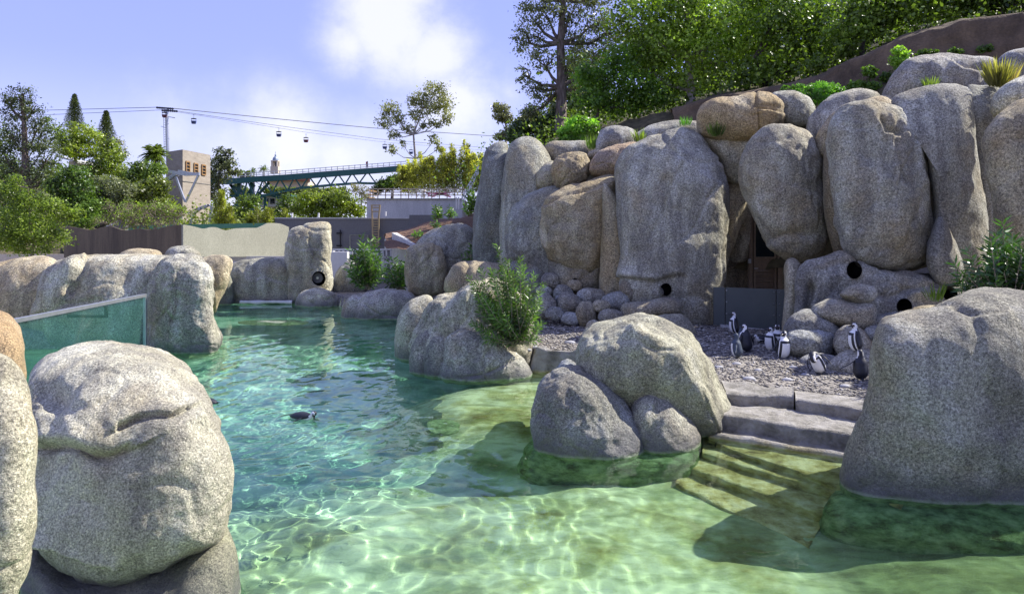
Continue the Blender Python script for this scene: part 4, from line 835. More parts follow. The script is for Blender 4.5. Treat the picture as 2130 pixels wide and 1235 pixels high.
q = P(632, 870, 0); penguin((q.x, q.y, .005), R(-22), 'penguin swimming in the middle of the pool with its head up', .55, 'swim', head=R(-15))
q = P(424, 838, 0); penguin((q.x, q.y, .0), R(172), 'penguin swimming away behind the big foreground boulder, only its tail showing', .55, 'swim')

# ---------------------------------------------------------------- foliage
RN = np.random.RandomState(11)
def leafmesh(name, pos, dirs, L, wd, mat, parent, col=(1, 1, 1), nrm=None):
    n = len(pos); d = dirs/(np.linalg.norm(dirs, axis=1, keepdims=True)+1e-9)
    q = RN.normal(size=(n, 3)) if nrm is None else nrm+RN.normal(size=(n, 3))*.45
    s = np.cross(d, q); s /= np.linalg.norm(s, axis=1, keepdims=True)+1e-9; L = np.broadcast_to(np.asarray(L, float), (n,))[:, None]; wd = np.broadcast_to(np.asarray(wd, float), (n,))[:, None]
    V = np.stack([pos, pos+d*L*.45+s*wd, pos+d*L, pos+d*L*.45-s*wd], 1).reshape(-1, 3); f = np.arange(4*n).reshape(n, 4)
    o = mk(name, V, f, mat, parent, False, origin=None if parent else None); o.color = (*col, 0); return o
def blobpts(Y, blobs, n, thick=1.0, gap=.5, sub=36, spread=.18):
    """leaf positions in clumps spread through the crown's lobes"""
    out, cen = [], []; area = np.array([b[2]*b[3] for b in blobs], float); area /= area.sum()
    for (px, py, rx, ry), a in zip(blobs, area):
        c = np.array(W(px, py, Y)); R3 = np.array([rx/F*Y, (rx+ry)/2/F*Y*thick, ry/F*Y]); c = c+np.array([0, RN.uniform(-.6, .6)*R3[1]*.6, 0])
        k = max(5, int(n*a/sub)); u = RN.normal(size=(k, 3)); u /= np.linalg.norm(u, axis=1, keepdims=True); r = RN.uniform(.30, 1, (k, 1))**.45
        cc = c+u*r*R3*.93
        m = max(1, int(n*a/k)); e = RN.normal(size=(k, m, 3))*spread*min(R3)*RN.uniform(.55, 1.3, (k, 1, 1)); e[..., 2] *= .6
        p = (cc[:, None]+e).reshape(-1, 3); out.append(p); nn = np.repeat(u, m, 0)*.8+e.reshape(-1, 3)/(spread*min(R3))*.5; nn[:, 2] += .45; cen.append(nn)
    return np.vstack(out), np.vstack(cen)
def tree(name, label, Y, blobs, trunk, r0, n, mat, col=(1, 1, 1), leaf=.16, asp=.32, thick=1.0, bark='bark', droop=0.0, limbs=True, group=None, cat='tree', sub=16, spread=.32, gz=None):
    base = W(trunk[0][0], trunk[0][1], Y) if trunk else W(blobs[0][0], blobs[0][1]+blobs[0][3], Y)
    root = empty(name, base, label, cat, group)
    n = int(n*.7); p, nr = blobpts(Y, blobs, n, thick, sub=sub, spread=spread)
    d = RN.normal(size=p.shape); d[:, 2] -= droop
    leafmesh('crown', p, d, leaf*RN.uniform(.6, 1.3, len(p)), leaf*asp*RN.uniform(.7, 1.2, len(p)), M[mat], root, col, nr)
    if trunk:
        mb = MB(); tp = [W(x, y, Y) for x, y in trunk]; m = len(tp)
        mb.tube(tp, [r0*(1-.72*i/(m-1)) for i in range(m)], 8)
        if limbs:
            for (bx, by, rx, ry) in blobs:
                tgt = W(bx, by+ry*.15, Y); c_ = [q for q in tp[1:] if q.z < tgt.z+.1] or [tp[1]]; s0 = min(c_, key=lambda q: (q-tgt).length); mid = s0.lerp(tgt, .5)+Vector((0, 0, -.12*(tgt-s0).length))
                mb.tube([s0, mid, tgt], [r0*.38, r0*.26, r0*.08], 6)
                for k in range(3):
                    e = tgt+Vector((RN.uniform(-.7, .7)*rx/F*Y, RN.uniform(-.4, .4)*rx/F*Y, RN.uniform(-.2, .8)*ry/F*Y)); mb.tube([mid.lerp(tgt, .6), mid.lerp(e, .6)+Vector((0, 0, .1)), e], [r0*.16, r0*.1, r0*.04], 5)
        mb.build('trunk', M[bark], root, True)
    return root
# ---------------------------------------------------------------- terrain behind
def loft(name, pxs, rows, mat, kind='structure', label=None, cat=None, sub=4, amp=.15, sd=0):
    """rows: list of (Y list/number, py list/number) over the columns pxs"""
    pf = np.linspace(0, len(pxs)-1, (len(pxs)-1)*sub*2+1); G = []
    for Y, py in rows:
        Yl = np.full(len(pxs), Y, float) if np.isscalar(Y) else np.array(Y, float); pl = np.full(len(pxs), py, float) if np.isscalar(py) else np.array(py, float)
        a = np.interp(pf, range(len(pxs)), pxs); b = np.interp(pf, range(len(pxs)), pl); y = np.interp(pf, range(len(pxs)), Yl)
        G.append(np.stack([(a-CX)/F*y, y, H-(b-HY)/F*y], -1))
    G = np.array(G); rf = np.linspace(0, len(rows)-1, (len(rows)-1)*sub+1); o_ = []
    for t in rf:
        k = min(int(t), len(rows)-2); u = t-k; o_.append(G[k]*(1-u)+G[k+1]*u)
    G = np.array(o_); G = G+amp*np.stack([fbm(G*.9+sd, 4, sd), fbm(G*.9+sd+9, 4, sd+1), fbm(G*.7+sd+5, 4, sd+2)], -1)
    n1, n2 = G.shape[:2]; i = np.arange(n1*n2).reshape(n1, n2)
    f = np.stack([i[:-1, :-1], i[:-1, 1:], i[1:, 1:], i[1:, :-1]], -1).reshape(-1, 4)
    return tag(mk(name, G.reshape(-1, 3), f, mat, None, True), label, cat, kind=kind)
hp = [1000, 1160, 1300, 1400, 1500, 1600, 1700, 1780, 1870, 1950, 2050, 2130, 2500]
yb = np.array([33, 30, 28, 27, 26, 25, 24.3, 23.6, 23, 22.5, 22, 21.5, 20.5])
pb = [400, 300, 275, 268, 250, 222, 215, 190, 150, 135, 120, 110, 90]; pt = [398, 294, 250, 228, 197, 182, 160, 120, 76, 58, 42, 28, -10]
pt = np.array(pt)
loft('hillside', hp, [(yb-2.8, 560), (yb-1.0, np.array(pb)+26), (yb+.2, pb), (yb+.9, pt+6), (yb+8, pt-10), (yb+25, pt-30), (yb+60, pt-10), (yb+150, 470)], M['earth'], amp=.25, sd=3)
ax = hp[3:]; wv = yb[3:]
loft('retaining_wall', ax, [(wv-.25, np.array(pb[3:])+16), (wv+.05, (np.array(pb[3:])*.5+pt[3:]*.5)), (wv+.25, pt[3:]), (wv+.5, pt[3:]-3), (wv+.95, pt[3:]+1), (wv+1.0, np.array(pb[3:])+16)], M['cliff'], 'thing', 'sloping brown earth coloured retaining wall above the crest boulders under the trees', 'wall', 5, .14, 8)
lp = [-900, 0, 150, 300, 450, 600, 800, 1000]
loft('left_hill', lp, [(50, 545), (65, [440, 440, 455, 465, 490, 500, 515, 520]), (95, [360, 365, 380, 400, 455, 475, 485, 490]), (150, [390, 390, 395, 410, 455, 470, 480, 480]), (400, [470, 470, 470, 470, 472, 480, 484, 485]), (900, 492)], M['earth'], amp=.6, sd=5)
lh = bpy.data.objects['left_hill']; lv = np.empty(len(lh.data.vertices)*3); lh.data.vertices.foreach_get('co', lv); lv = lv.reshape(-1, 3)+np.array(lh.location)
loft('planted_bank', [800, 850, 900, 960, 1010], [(30, [520, 520, 530, 540, 550]), ([33, 32, 31.5, 31, 30.5], [492, 506, 508, 500, 480]), (35, [488, 478, 466, 458, 446]), (37, [488, 474, 460, 447, 436]), (42, 520)], M['mulch'], amp=.14, sd=6)

# ---------------------------------------------------------------- board wall with a wavy top
def online(px, A, Bp):
    k = (px-CX)/F; dx, dy = Bp[0]-A[0], Bp[1]-A[1]; t = (k*A[1]-A[0])/(dx-k*dy); return A[1]+t*dy
Cn = W(380, 500, 36); Lf = W(133, 500, 44); Rt = W(602, 500, 44)
bw = empty('board_wall', (Cn.x, Cn.y, .45), 'wavy topped board screen, dark brown left of its corner and pale green grey right of it', 'screen wall')
def board(profile, A, Bp, ybot, th, mat, name='panel'):
    top = [W(px, py, online(px, A, Bp)) for px, py in profile]; bot = [W(px, ybot, online(px, A, Bp)) for px, _ in profile]
    d = Vector((Bp[1]-A[1], -(Bp[0]-A[0]), 0)).normalized(); d = d if d.y > 0 else -d; d *= th; V = []; f = []; n = len(top)
    for r in (top, bot): V += r
    for r in (top, bot): V += [p+d for p in r]
    for i in range(n-1): f += [(i, n+i, n+i+1, i+1), (2*n+i, 2*n+i+1, 3*n+i+1, 3*n+i), (i, i+1, 2*n+i+1, 2*n+i), (n+i, 3*n+i, 3*n+i+1, n+i+1)]
    f += [(0, 2*n, 3*n, n), (n-1, 2*n-1, 4*n-1, 3*n-1)]; return mk(name, V, f, mat, bw, False)
def dens(pr):
    a = np.array(pr, float); x = np.arange(a[0, 0], a[-1, 0]+.1, 4); 
    y = np.interp(x, a[:, 0], a[:, 1]); y = np.convolve(np.pad(y, 2, 'edge'), np.ones(5)/5, 'valid'); return list(zip(x, y))
pl = dens([(133, 472), (145, 471), (165, 475), (190, 479), (210, 473), (228, 469), (250, 478), (262, 480), (290, 475), (310, 479), (330, 476), (352, 470), (379, 467)])
pr = dens([(381, 467), (400, 470), (425, 477), (445, 471), (457, 475), (470, 481), (490, 475), (520, 474), (545, 474), (549, 466), (565, 463), (590, 466), (601, 474)])
for a, b in ((0, 21), (21, 42), (42, len(pl))): board(pl[a:b+1], (Lf.x, Lf.y), (Cn.x, Cn.y), 536, .12, M['brown'])  # panels left of the corner are a darker brown than those right of it
for a, b in ((0, 23), (23, 42), (42, len(pr))): board(pr[a:b+1], (Cn.x, Cn.y), (Rt.x, Rt.y), 534, .12, M['tan'])
o = MB().box(tuple(W(560, 537, 45)), (11, .3, .9)).build('white_wall', M['white']); tag(o, 'low white wall along the walkway behind the far rocks, right of the screen corner', 'wall')
o = MB().box(tuple(W(500, 538, 40.5)), (6.5, .25, .3)).build('low_planter_wall', M['conc']); tag(o, 'pale low strip of wall at the foot of the pale green grey screen', 'wall')
p = W(706, 560, 37); o = MB().box((p.x, p.y, 1.1), (.95, .5, 2.4)).box((p.x-.7, p.y+.6, 1.35), (.5, .3, 2.0)).build('white_pier', M['white']); tag(o, 'bright white pier beside the tall standing rock', 'wall')
p = W(60, 537, 46); o = MB().box((p.x, p.y, 1.5), (5.5, .3, 1.0)).build('cream_parapet', M['tanb']); tag(o, 'cream parapet behind the yellow green tree at the left edge', 'wall')
# scrap behind the board wall
s_ = empty('roofing_sheets', W(235, 478, 47), 'black and silver sheets leaning behind the brown board screen', 'roofing sheets')
MB().bar(W(206, 474, 47), W(248, 449, 47), 1.0, .12).build('sheet', M['black'], s_); MB().bar(W(214, 478, 46.6), W(252, 462, 46.6), .9, .10).build('sheet', M['steel'], s_); MB().box(tuple(W(252, 471, 46.4)), (.75, .4, .9)).build('box', M['grey'], s_)
rf = MB().bar(W(262, 474, 50), W(600, 468, 54), .5, .35).build('green_roof', M['groof']); tag(rf, 'long green roof edge showing over the pale green grey screen', 'roof')

# ---------------------------------------------------------------- concrete look-out tower with steel stairs
A, Bq, Cq = W(380, 500, 70), W(346, 500, 72), W(437.5, 500, 74.5); Dq = Bq+(Cq-A)
tz = W(380, 311, 70).z
def prism(pts, z0, z1): n = len(pts); return [(p[0], p[1], z) for z in (z0, z1) for p in pts], [tuple(range(n)), tuple(reversed(range(n, 2*n)))]+[(i, n+i, n+(i+1) % n, (i+1) % n) for i in range(n)]
tw = empty('concrete_tower', (A.x, A.y, 1.0), 'tall board marked concrete tower with three orange framed windows and white steel stairs', 'tower')
v, f = prism([Bq, A, Cq, Dq], .5, tz); mk('wall', v, f, M['tower'], tw, False)
MB().bar((A.x, A.y-.05, W(380, 377, 70).z), Cq+Vector((-.03, -.08, W(380, 377, 70).z-Cq.z)), .1, .06).build('joint', M['grey'], tw)
ac = (Cq-A); an = Vector((ac.y, -ac.x, 0)).normalized(); an = an if an.y < 0 else -an
for (x0, x1, y0, y1) in ((386, 393.5, 336, 357), (403, 410.5, 340, 359), (419, 426.5, 343, 363)):
    Ya, Yb_ = online(x0, A, Cq), online(x1, A, Cq); a, b = W(x0, y0, Ya), W(x1, y0, Yb_); zb = W(x0, y1, Ya).z; o_ = an*.05
    fr = MB().bar(a+o_, Vector((b.x, b.y, a.z))+o_, .12, .14).bar(Vector((a.x, a.y, zb))+o_, Vector((b.x, b.y, zb))+o_, .12, .14).bar(a+o_, Vector((a.x, a.y, zb))+o_, .12).bar(Vector((b.x, b.y, a.z))+o_, Vector((b.x, b.y, zb))+o_, .12)
    for k in (1, 2): z = a.z+(zb-a.z)*k/3; fr.bar(Vector((a.x, a.y, z))+o_, Vector((b.x, b.y, z))+o_, .1, .09)
    w_ = fr.build('window', M['orange'], tw); v = [Vector((a.x, a.y, zb)), Vector((b.x, b.y, zb)), Vector((b.x, b.y, a.z)), a]; v = [q+an*.02 for q in v]+[q-an*.04 for q in v]
    g_ = mk('pane', v, [(0, 1, 2, 3), (7, 6, 5, 4), (0, 4, 5, 1), (2, 6, 7, 3), (1, 5, 6, 2), (0, 3, 7, 4)], M['dglass'], w_, False)
st = empty('steel_stairs', W(385, 468, 69), 'white galvanised steel beams and stair flights wrapped round the concrete tower', 'stairs')
Yf = 68.6
for a, b, w_ in (((349, 356), (386, 363), .30), ((371, 356), (414, 364), .26), ((386, 363), (415, 362), .30), ((335, 385), (365, 362), .32), ((322, 385), (350, 386), .25)): MB().bar(W(*a, Yf), W(*b, Yf), w_, w_).build('beam', M['steel'], st)
for a, b in (((364, 363), (385, 420)), ((413, 364), (386, 421)), ((321, 363), (347, 416)), ((318, 367), (338, 400)), ((376, 443), (378, 468)), ((402, 447), (395, 470)), ((440, 431), (435, 468))): MB().bar(W(*a, Yf), W(*b, Yf), .22, .16).build('strut', M['steel'], st)
for a, b in (((372, 441), (404, 444)), ((402, 445), (420, 433)), ((418, 434), (428, 433)), ((426, 432), (436, 426)), ((432, 426), (443, 431)), ((404, 437), (430, 427)), ((450, 426), (466, 430))): MB().bar(W(*a, Yf), W(*b, Yf), .30, .14).build('landing', M['steel'], st)
for k in range(9):
    t = k/8; MB().bar(W(338+26*t, 385-21*t, Yf), W(343+26*t, 386-21*t, Yf-.02), .7, .05).build('tread', M['steel'], st)

# ---------------------------------------------------------------- sky ride: pylon, cables, gondolas
YS = 130
py_ = empty('cableway_pylon', W(347, 310, YS), 'tall pale tubular pylon with a ladder and a wheel crossarm carrying the cableway', 'pylon')
MB().tube([W(350.5, 420, YS), W(349, 310, YS), W(346.5, 226, YS)], [.42, .38, .30], 10).build('mast', M['steel'], py_)
for x in (341, 344.5): MB().bar(W(x+1, 330, YS-.5), W(x-1, 240, YS-.5), .08).build('ladder_rail', M['steel'], py_)
for k in range(18): MB().bar(W(340.5, 325-k*5, YS-.5), W(345, 325-k*5, YS-.5), .07).build('ladder_rung', M['steel'], py_)
MB().bar(W(326, 223.5, YS), W(357, 225.5, YS), .35, .16).build('crossarm', M['steel'], py_); MB().bar(W(337, 229, YS-2), W(369, 231.5, YS-2), .35, .16).build('crossarm', M['steel'], py_)
for k in range(9): MB().tube([W(327+k*4, 224.2+k*.3, YS-.25), W(327+k*4, 224.2+k*.3, YS+.25)], .22, 8).build('sheave', M['cable'], py_)
for k in range(8): MB().tube([W(338+k*4.2, 230+k*.25, YS-2.3), W(338+k*4.2, 230+k*.25, YS-1.8)], .22, 8).build('sheave', M['cable'], py_)
MB().bar(W(350, 243, YS), W(364, 245.5, YS), .14).build('bracket', M['steel'], py_); MB().bar(W(335, 263, YS), W(344, 266, YS), .12).build('bracket', M['steel'], py_)
def cable(pts, r, lb):
    a = np.array(pts, float); t = np.linspace(0, len(a)-1, 20); V = [tuple(W(np.interp(q, range(len(a)), a[:, 0]), np.interp(q, range(len(a)), a[:, 1]), np.interp(q, range(len(a)), a[:, 2]))) for q in t]
    o = MB().tube(V, r, 5).build('cable', M['cable'], None, True); tag(o, lb, 'cable')
cable([(-60, 229, 150), (100, 229.5, 140), (326, 223.5, 130)], .055, 'upper of the two cables left of the pylon, running over the norfolk pines')
cable([(-60, 236, 146), (100, 239, 138), (338, 229, 128)], .045, 'lower of the two cables left of the pylon')
cable([(358, 225.5, 130), (560, 246, 150), (780, 267, 170), (1100, 288, 200)], .085, 'thickest cable falling from the pylon to the right above the gondolas')
cable([(368, 231, 128), (400, 236, 135), (580, 262, 150), (800, 291, 170), (1100, 314, 200)], .05, 'middle cable right of the pylon, from which the gondolas hang')
cable([(368, 233, 128), (640, 276, 150), (800, 296, 170), (1100, 320, 200)], .035, 'thinnest and lowest cable right of the pylon')
def gondola(px, py, Y, s, lb, mat='blue', tl=0):
    c = W(px, py, Y); g = empty('gondola', c, lb, 'cable car', 'gondolas hanging from the cableway'); k = s/F*Y
    MB().lathe((c.x, c.y, c.z), [(.33*k, -.5*k), (.42*k, -.45*k), (.5*k, -.05*k), (.52*k, 0)], 8, 1, .8).build('cabin', M[mat], g)
    MB().lathe((c.x, c.y, c.z), [(.52*k, .38*k), (.5*k, .46*k), (.2*k, .52*k)], 8, 1, .8).build('canopy', M['black'], g)
    for i in (-1, 1): MB().bar((c.x+i*.4*k, c.y, c.z-.05*k), (c.x+i*.4*k, c.y, c.z+.42*k), .05*k).build('post', M['black'], g)
    MB().bar((c.x, c.y, c.z+.5*k), (c.x+.02*k, c.y, c.z+1.1*k), .06*k).bar((c.x-.18*k, c.y, c.z+1.1*k), (c.x+.2*k, c.y, c.z+1.1*k), .06*k).build('hanger', M['steel'], g)
gondola(403, 252, 130, 11.5, 'dark blue gondola just right of the pylon')
gondola(580, 279, 150, 11, 'dark blue gondola midway along the cable, left of the reddish one')
gondola(636.5, 291, 155, 10.5, 'dark reddish gondola right of the one midway along the cable', 'red')
gondola(800.5, 305, 170, 10, 'blue gondola at the left edge of the rounded eucalyptus')
gondola(855, 316, 176, 9, 'blue grey gondola seen through the rounded eucalyptus')
gondola(342, 239, 128, 11, 'red and blue gondola passing the pylon head', 'red')

# ---------------------------------------------------------------- green truss footbridge
br = empty('footbridge', W(515, 470, 90), 'dark green steel truss footbridge with white railings crossing above the trees', 'bridge')
YB = 90
deck = [(438, 376.5), (470, 379), (530, 374), (600, 370), (700, 362), (800, 354.5), (845, 351)]
def dy(x): return float(np.interp(x, [q[0] for q in deck], [q[1] for q in deck]))
for z_, w_, m_ in ((0, .42, 'dkgreen'), (-5, .18, 'dkgreen')):
    for yy in (YB, YB+3):
        for a, b in zip(deck[:-1], deck[1:]): MB().bar(W(a[0], a[1]+z_, yy), W(b[0], b[1]+z_, yy), w_, w_ if z_ else .62).build('deck_beam' if z_ == 0 else 'deck_edge', M[m_], br)
mbd = MB()
for a, b in zip(deck[:-1], deck[1:]):
    p, q = W(a[0], a[1]-3, YB+1.5), W(b[0], b[1]-3, YB+1.5); mbd.bar(p, q, 3.0, .2)
mbd.build('deck', M['grey'], br)
bot = [(478, 432), (500, 424), (530, 412), (570, 402), (627, 391), (690, 385), (747, 381), (785, 382)]
def by(x): return float(np.interp(x, [q[0] for q in bot], [q[1] for q in bot]))
for a, b in zip(bot[:-1], bot[1:]): MB().bar(W(*a, YB), W(*b, YB), .3).build('bottom_chord', M['dkgreen'], br)
xs_ = [500, 530, 566, 598, 627, 658, 688, 718, 747, 782]
for a, b in zip(xs_[:-1], xs_[1:]):
    mdl = (a+b)/2; MB().bar(W(a, by(a), YB), W(mdl, dy(mdl), YB), .16).build('brace', M['dkgreen'], br); MB().bar(W(mdl, dy(mdl), YB), W(b, by(b), YB), .16).build('brace', M['dkgreen'], br)
for x in range(462, 845, 12):
    MB().bar(W(x, dy(x)-4, YB), W(x, dy(x)-(14 if x < 520 else 16), YB), .09).build('rail_post', M['white'], br)
for k in (15, 10): 
    for a, b in zip(deck[:-1], deck[1:]): MB().bar(W(a[0], a[1]-k, YB), W(b[0], b[1]-k, YB), .08).build('handrail', M['white'], br)
for a, b, w_ in (((498, 380), (498, 480), .45), ((525, 380), (520, 480), .5), ((508, 400), (478, 384), .3), ((512, 432), (560, 380), .3), ((512, 432), (480, 385), .3), ((500, 420), (530, 385), .25), ((552, 410), (553, 470), .35), ((560, 405), (606, 420), .3), ((478, 408), (560, 406), .3)): MB().bar(W(*a, YB+1), W(*b, YB+1), w_).build('pier_leg', M['dkgreen'], br)
MB().tube([W(765, 352, YB), W(765, 336, YB)], .05, 5).build('flag_pole', M['steel'], br); MB().add([W(761, 337, YB), W(765, 335, YB), W(766, 348, YB), W(761, 349, YB), W(761, 337, YB+.1), W(765, 335, YB+.1), W(766, 348, YB+.1), W(761, 349, YB+.1)], [(0, 1, 2, 3), (7, 6, 5, 4), (0, 4, 5, 1), (1, 5, 6, 2), (2, 6, 7, 3), (3, 7, 4, 0)]).build('flag', M['flag'], br)

# ---------------------------------------------------------------- domed bell tower far away
YT = 480; k = YT/F; c = W(573, 360, YT)
bt = empty('bell_tower', c, 'far away pale bell tower with a blue grey tiled dome and lantern above the footbridge', 'tower')
MB().box((c.x, c.y, c.z+6*k), (16*k, 16*k, 14*k)).build('base', M['tanb'], bt)
for i in (-1, 1):
    for j in (-1, 1): MB().box((c.x+i*5.2*k, c.y+j*5.2*k, c.z+18*k), (3.4*k, 3.4*k, 11*k)).build('corner_pier', M['tanb'], bt)
MB().tube([(c.x, c.y, c.z+12*k), (c.x, c.y, c.z+24*k)], 1.6*k, 8).build('bell', M['dglass'], bt)
MB().box((c.x, c.y, c.z+24.5*k), (14.5*k, 14.5*k, 2*k)).build('cornice', M['tanb'], bt)
MB().lathe((c.x, c.y, c.z+25.5*k), [(6*k, 0), (6*k, 2*k), (5.4*k, 4.5*k), (4*k, 7*k), (2.2*k, 8.8*k), (1.8*k, 9*k)], 14).build('dome', M['dome'], bt)
MB().lathe((c.x, c.y, c.z+34.5*k), [(1.8*k, 0), (1.8*k, 3*k), (1.2*k, 4*k), (.4*k, 5*k), (.3*k, 8*k), (.9*k, 8.6*k), (.1*k, 10*k)], 8).build('lantern', M['dome'], bt)

# ---------------------------------------------------------------- grey wall, concrete block, rails, ladder
gw = empty('grey_block_wall', W(735, 575, 45), 'long low grey block wall with a stepped right end behind the far rocks', 'wall')
def fbox(name, x0, x1, y0, y1, Y, th, mat, par): a, b = W(x0, y0, Y), W(x1, y1, Y); return MB().box(((a.x+b.x)/2, Y+th/2, (a.z+b.z)/2), (abs(b.x-a.x), th, abs(a.z-b.z))).build(name, mat, par)
fbox('wall', 572, 851, 455, 580, 45, .3, M['grey'], gw); fbox('coping', 571, 851, 452.6, 454.9, 44.93, .42, M['conc'], gw); fbox('wall', 851.2, 905, 447, 580, 45, .3, M['grey'], gw)
fbox('door', 728, 765, 489, 520, 44.94, .05, M['grey'], gw)
for r_ in ((727, 729, 489, 520), (764, 766, 489, 520), (727, 766, 487.8, 489)): fbox('door_frame', *r_, 44.90, .05, M['tan'], gw)
cb = empty('concrete_block', W(860, 455, 50), 'pale concrete retaining block with a beige railing along its top', 'wall')
fbox('wall', 763, 962, 415, 470, 50, 5, M['conc'], cb); fbox('ledge', 762, 963, 412.5, 414.9, 49.9, 5, M['tan'], cb)
rl = empty('beige_railing', W(865, 413, 50), 'beige pipe railing on top of the pale concrete block', 'railing')
for x in list(range(770, 965, 16))+[776, 966]: MB().bar(W(x, 413, 49.95), W(x, 393, 49.95), .07).build('post', M['beige'], rl)
for y in (393, 400, 406): MB().bar(W(766, y, 49.95), W(967, y, 49.95), .07).build('rail', M['beige'], rl)
for y in (396, 404, 411): MB().bar(W(766, y, 49.9), W(783, y+3, 52.9), .09).build('side_rail', M['orange'], rl)
pn = empty('pink_pipes', W(920, 411, 51), 'tangle of pink pipes behind the beige railing', 'pipes')
for a, b in (((886, 402), (935, 405)), ((890, 408), (940, 400)), ((905, 401), (938, 410)), ((884, 399), (900, 410)), ((900, 409), (928, 399))): MB().bar(W(*a, 51), W(*b, 51), .09).build('pipe', M['pink'], pn)
vl = empty('white_valve', W(880, 411, 51), 'white valve fitting standing behind the beige railing', 'valve'); c = W(880, 411, 51)
MB().lathe(tuple(c), [(.18, 0), (.18, .15), (.1, .2), (.1, .45), (.22, .5), (.22, .56), (.05, .6)], 8).build('body', M['white'], vl)
ld = empty('yellow_ladder', W(781, 500, 44.7), 'yellow steel ladder fixed to the grey block wall, rising to the concrete block', 'ladder')
for x in (775, 788.5): MB().bar(W(x+(1 if x < 780 else -1), 512, 44.7), W(x-.8, 452, 44.7), .09).bar(W(x-.8, 452, 44.7), W(x-(2 if x < 780 else -2), 426, 44.7), .09).build('stile', M['yellow'], ld)
for k in range(11): MB().bar(W(776, 508-k*5.2, 44.7), W(788, 508-k*5.2, 44.7), .06).build('rung', M['yellow'], ld)
for y in (427, 432, 440): MB().bar(W(773, y, 44.7), W(790, y, 44.7), .07).build('hoop', M['yellow'], ld)
hg = empty('wall_rungs', W(706, 515, 44.8), 'two dark iron rungs with a pipe on the grey block wall', 'rungs')
for y in (485, 511): MB().bar(W(700, y, 44.85), W(711, y, 44.85), .09).build('rung', M['black'], hg)
MB().bar(W(708, 478, 44.88), W(708, 514, 44.88), .06).build('pipe', M['black'], hg)
for x, yy in ((608, 452), (663, 452), (802, 449)):
    o = MB().tube([W(x, yy, 45.1), W(x, yy-9, 45.1)], .06, 8).build('white_pipe', M['wpipe']); tag(o, {608: 'short white pipe on the left end of the grey wall top', 663: 'short white pipe on the grey wall top above the tall standing rock', 802: 'short white pipe in front of the pale concrete block, right of the ladder'}[x], 'pipe')
sr = empty('stair_railing', W(980, 440, 42), 'pale blue galvanised railing climbing behind the left end of the boulder wall', 'railing')
for k in range(10): x = 962+k*3.6; MB().bar(W(x, 432-k*7.6, 42), W(x, 412-k*7.2, 42), .06).build('post', M['steel'], sr)
MB().bar(W(960, 412, 42), W(996, 345, 42), .07).build('rail', M['steel'], sr); MB().bar(W(960, 424, 42), W(996, 356, 42), .07).build('rail', M['steel'], sr)
for x in (949, 954, 962): MB().bar(W(x, 435, 42.2), W(x, 410, 42.2), .08).build('gate_post', M['white'], sr)
wr = empty('white_railing', W(770, 560, 40), 'white wooden railing frames behind the two dark bushes on the far shore', 'railing')
for x in list(range(696, 842, 9)): MB().bar(W(x, 560, 40), W(x, 520, 40), .09).build('post', M['white'], wr)
for y in (519, 535): MB().bar(W(692, y, 40), W(842, y, 40), .09).build('rail', M['white'], wr)
for a, b in (((815, 530), (835, 528)), ((800, 545), (838, 546)), ((795, 520), (797, 556))): MB().bar(W(*a, 39), W(*b, 39), .16).build('plank', M['white'], wr)
# edge stone of the planted bank
a, b, c_, d = W(815, 484, 32.5), W(862, 510, 31.2), W(868, 507, 32), W(826, 484, 34)
v = [a, b, c_, d]; v = [Vector(q) for q in v]; lo = [Vector((q.x, q.y, .4)) for q in v]
o = MB().add(v+lo, [(3, 2, 1, 0), (4, 5, 6, 7), (0, 1, 5, 4), (1, 2, 6, 5), (2, 3, 7, 6), (3, 0, 4, 7)]).build('edging_stone', M['conc']); tag(o, 'angular concrete edging at the lower tip of the mulched bank', 'edging')
bx = MB().box(tuple(W(809, 508, 36)), (.4, .3, .55)).build('metal_box', M['steel']); tag(bx, 'small grey box below the mulched bank tip', 'box')
# far houses peeping through the trees
hs = empty('pale_house', W(165, 345, 92), 'pale sloping roofed building half hidden in the trees of the left hill', 'house')
fbox('wall', 143, 176, 335, 352, 92, 4, M['tanb'], hs); MB().bar(W(140, 329, 91.5), W(180, 340, 91.5), 4.5, .25).build('roof', M['conc'], hs)
hs = empty('tiled_roof_house', W(640, 395, 200), 'far building with orange red tiled roof behind the truss of the footbridge', 'house')
fbox('wall', 560, 640, 376, 405, 200, 8, M['tanb'], hs); v, f = prism([W(555, 376, 198), W(645, 374, 198), W(645, 374, 210), W(555, 376, 210)], W(0, 376, 198).z, W(0, 368, 198).z); mk('roof', v, f, M['red2'], hs, False)
hs = empty('white_kiosk', W(570, 425, 88), 'small white building with dark openings under the footbridge pier', 'building')
fbox('wall', 533, 600, 408, 430, 96, 4, M['white'], hs); fbox('roof', 530, 606, 404, 408.2, 95.5, 5, M['dkgreen'], hs)
for x in (536, 549, 562): fbox('window', x, x+9, 413, 424, 95.95, .1, M['dglass'], hs)

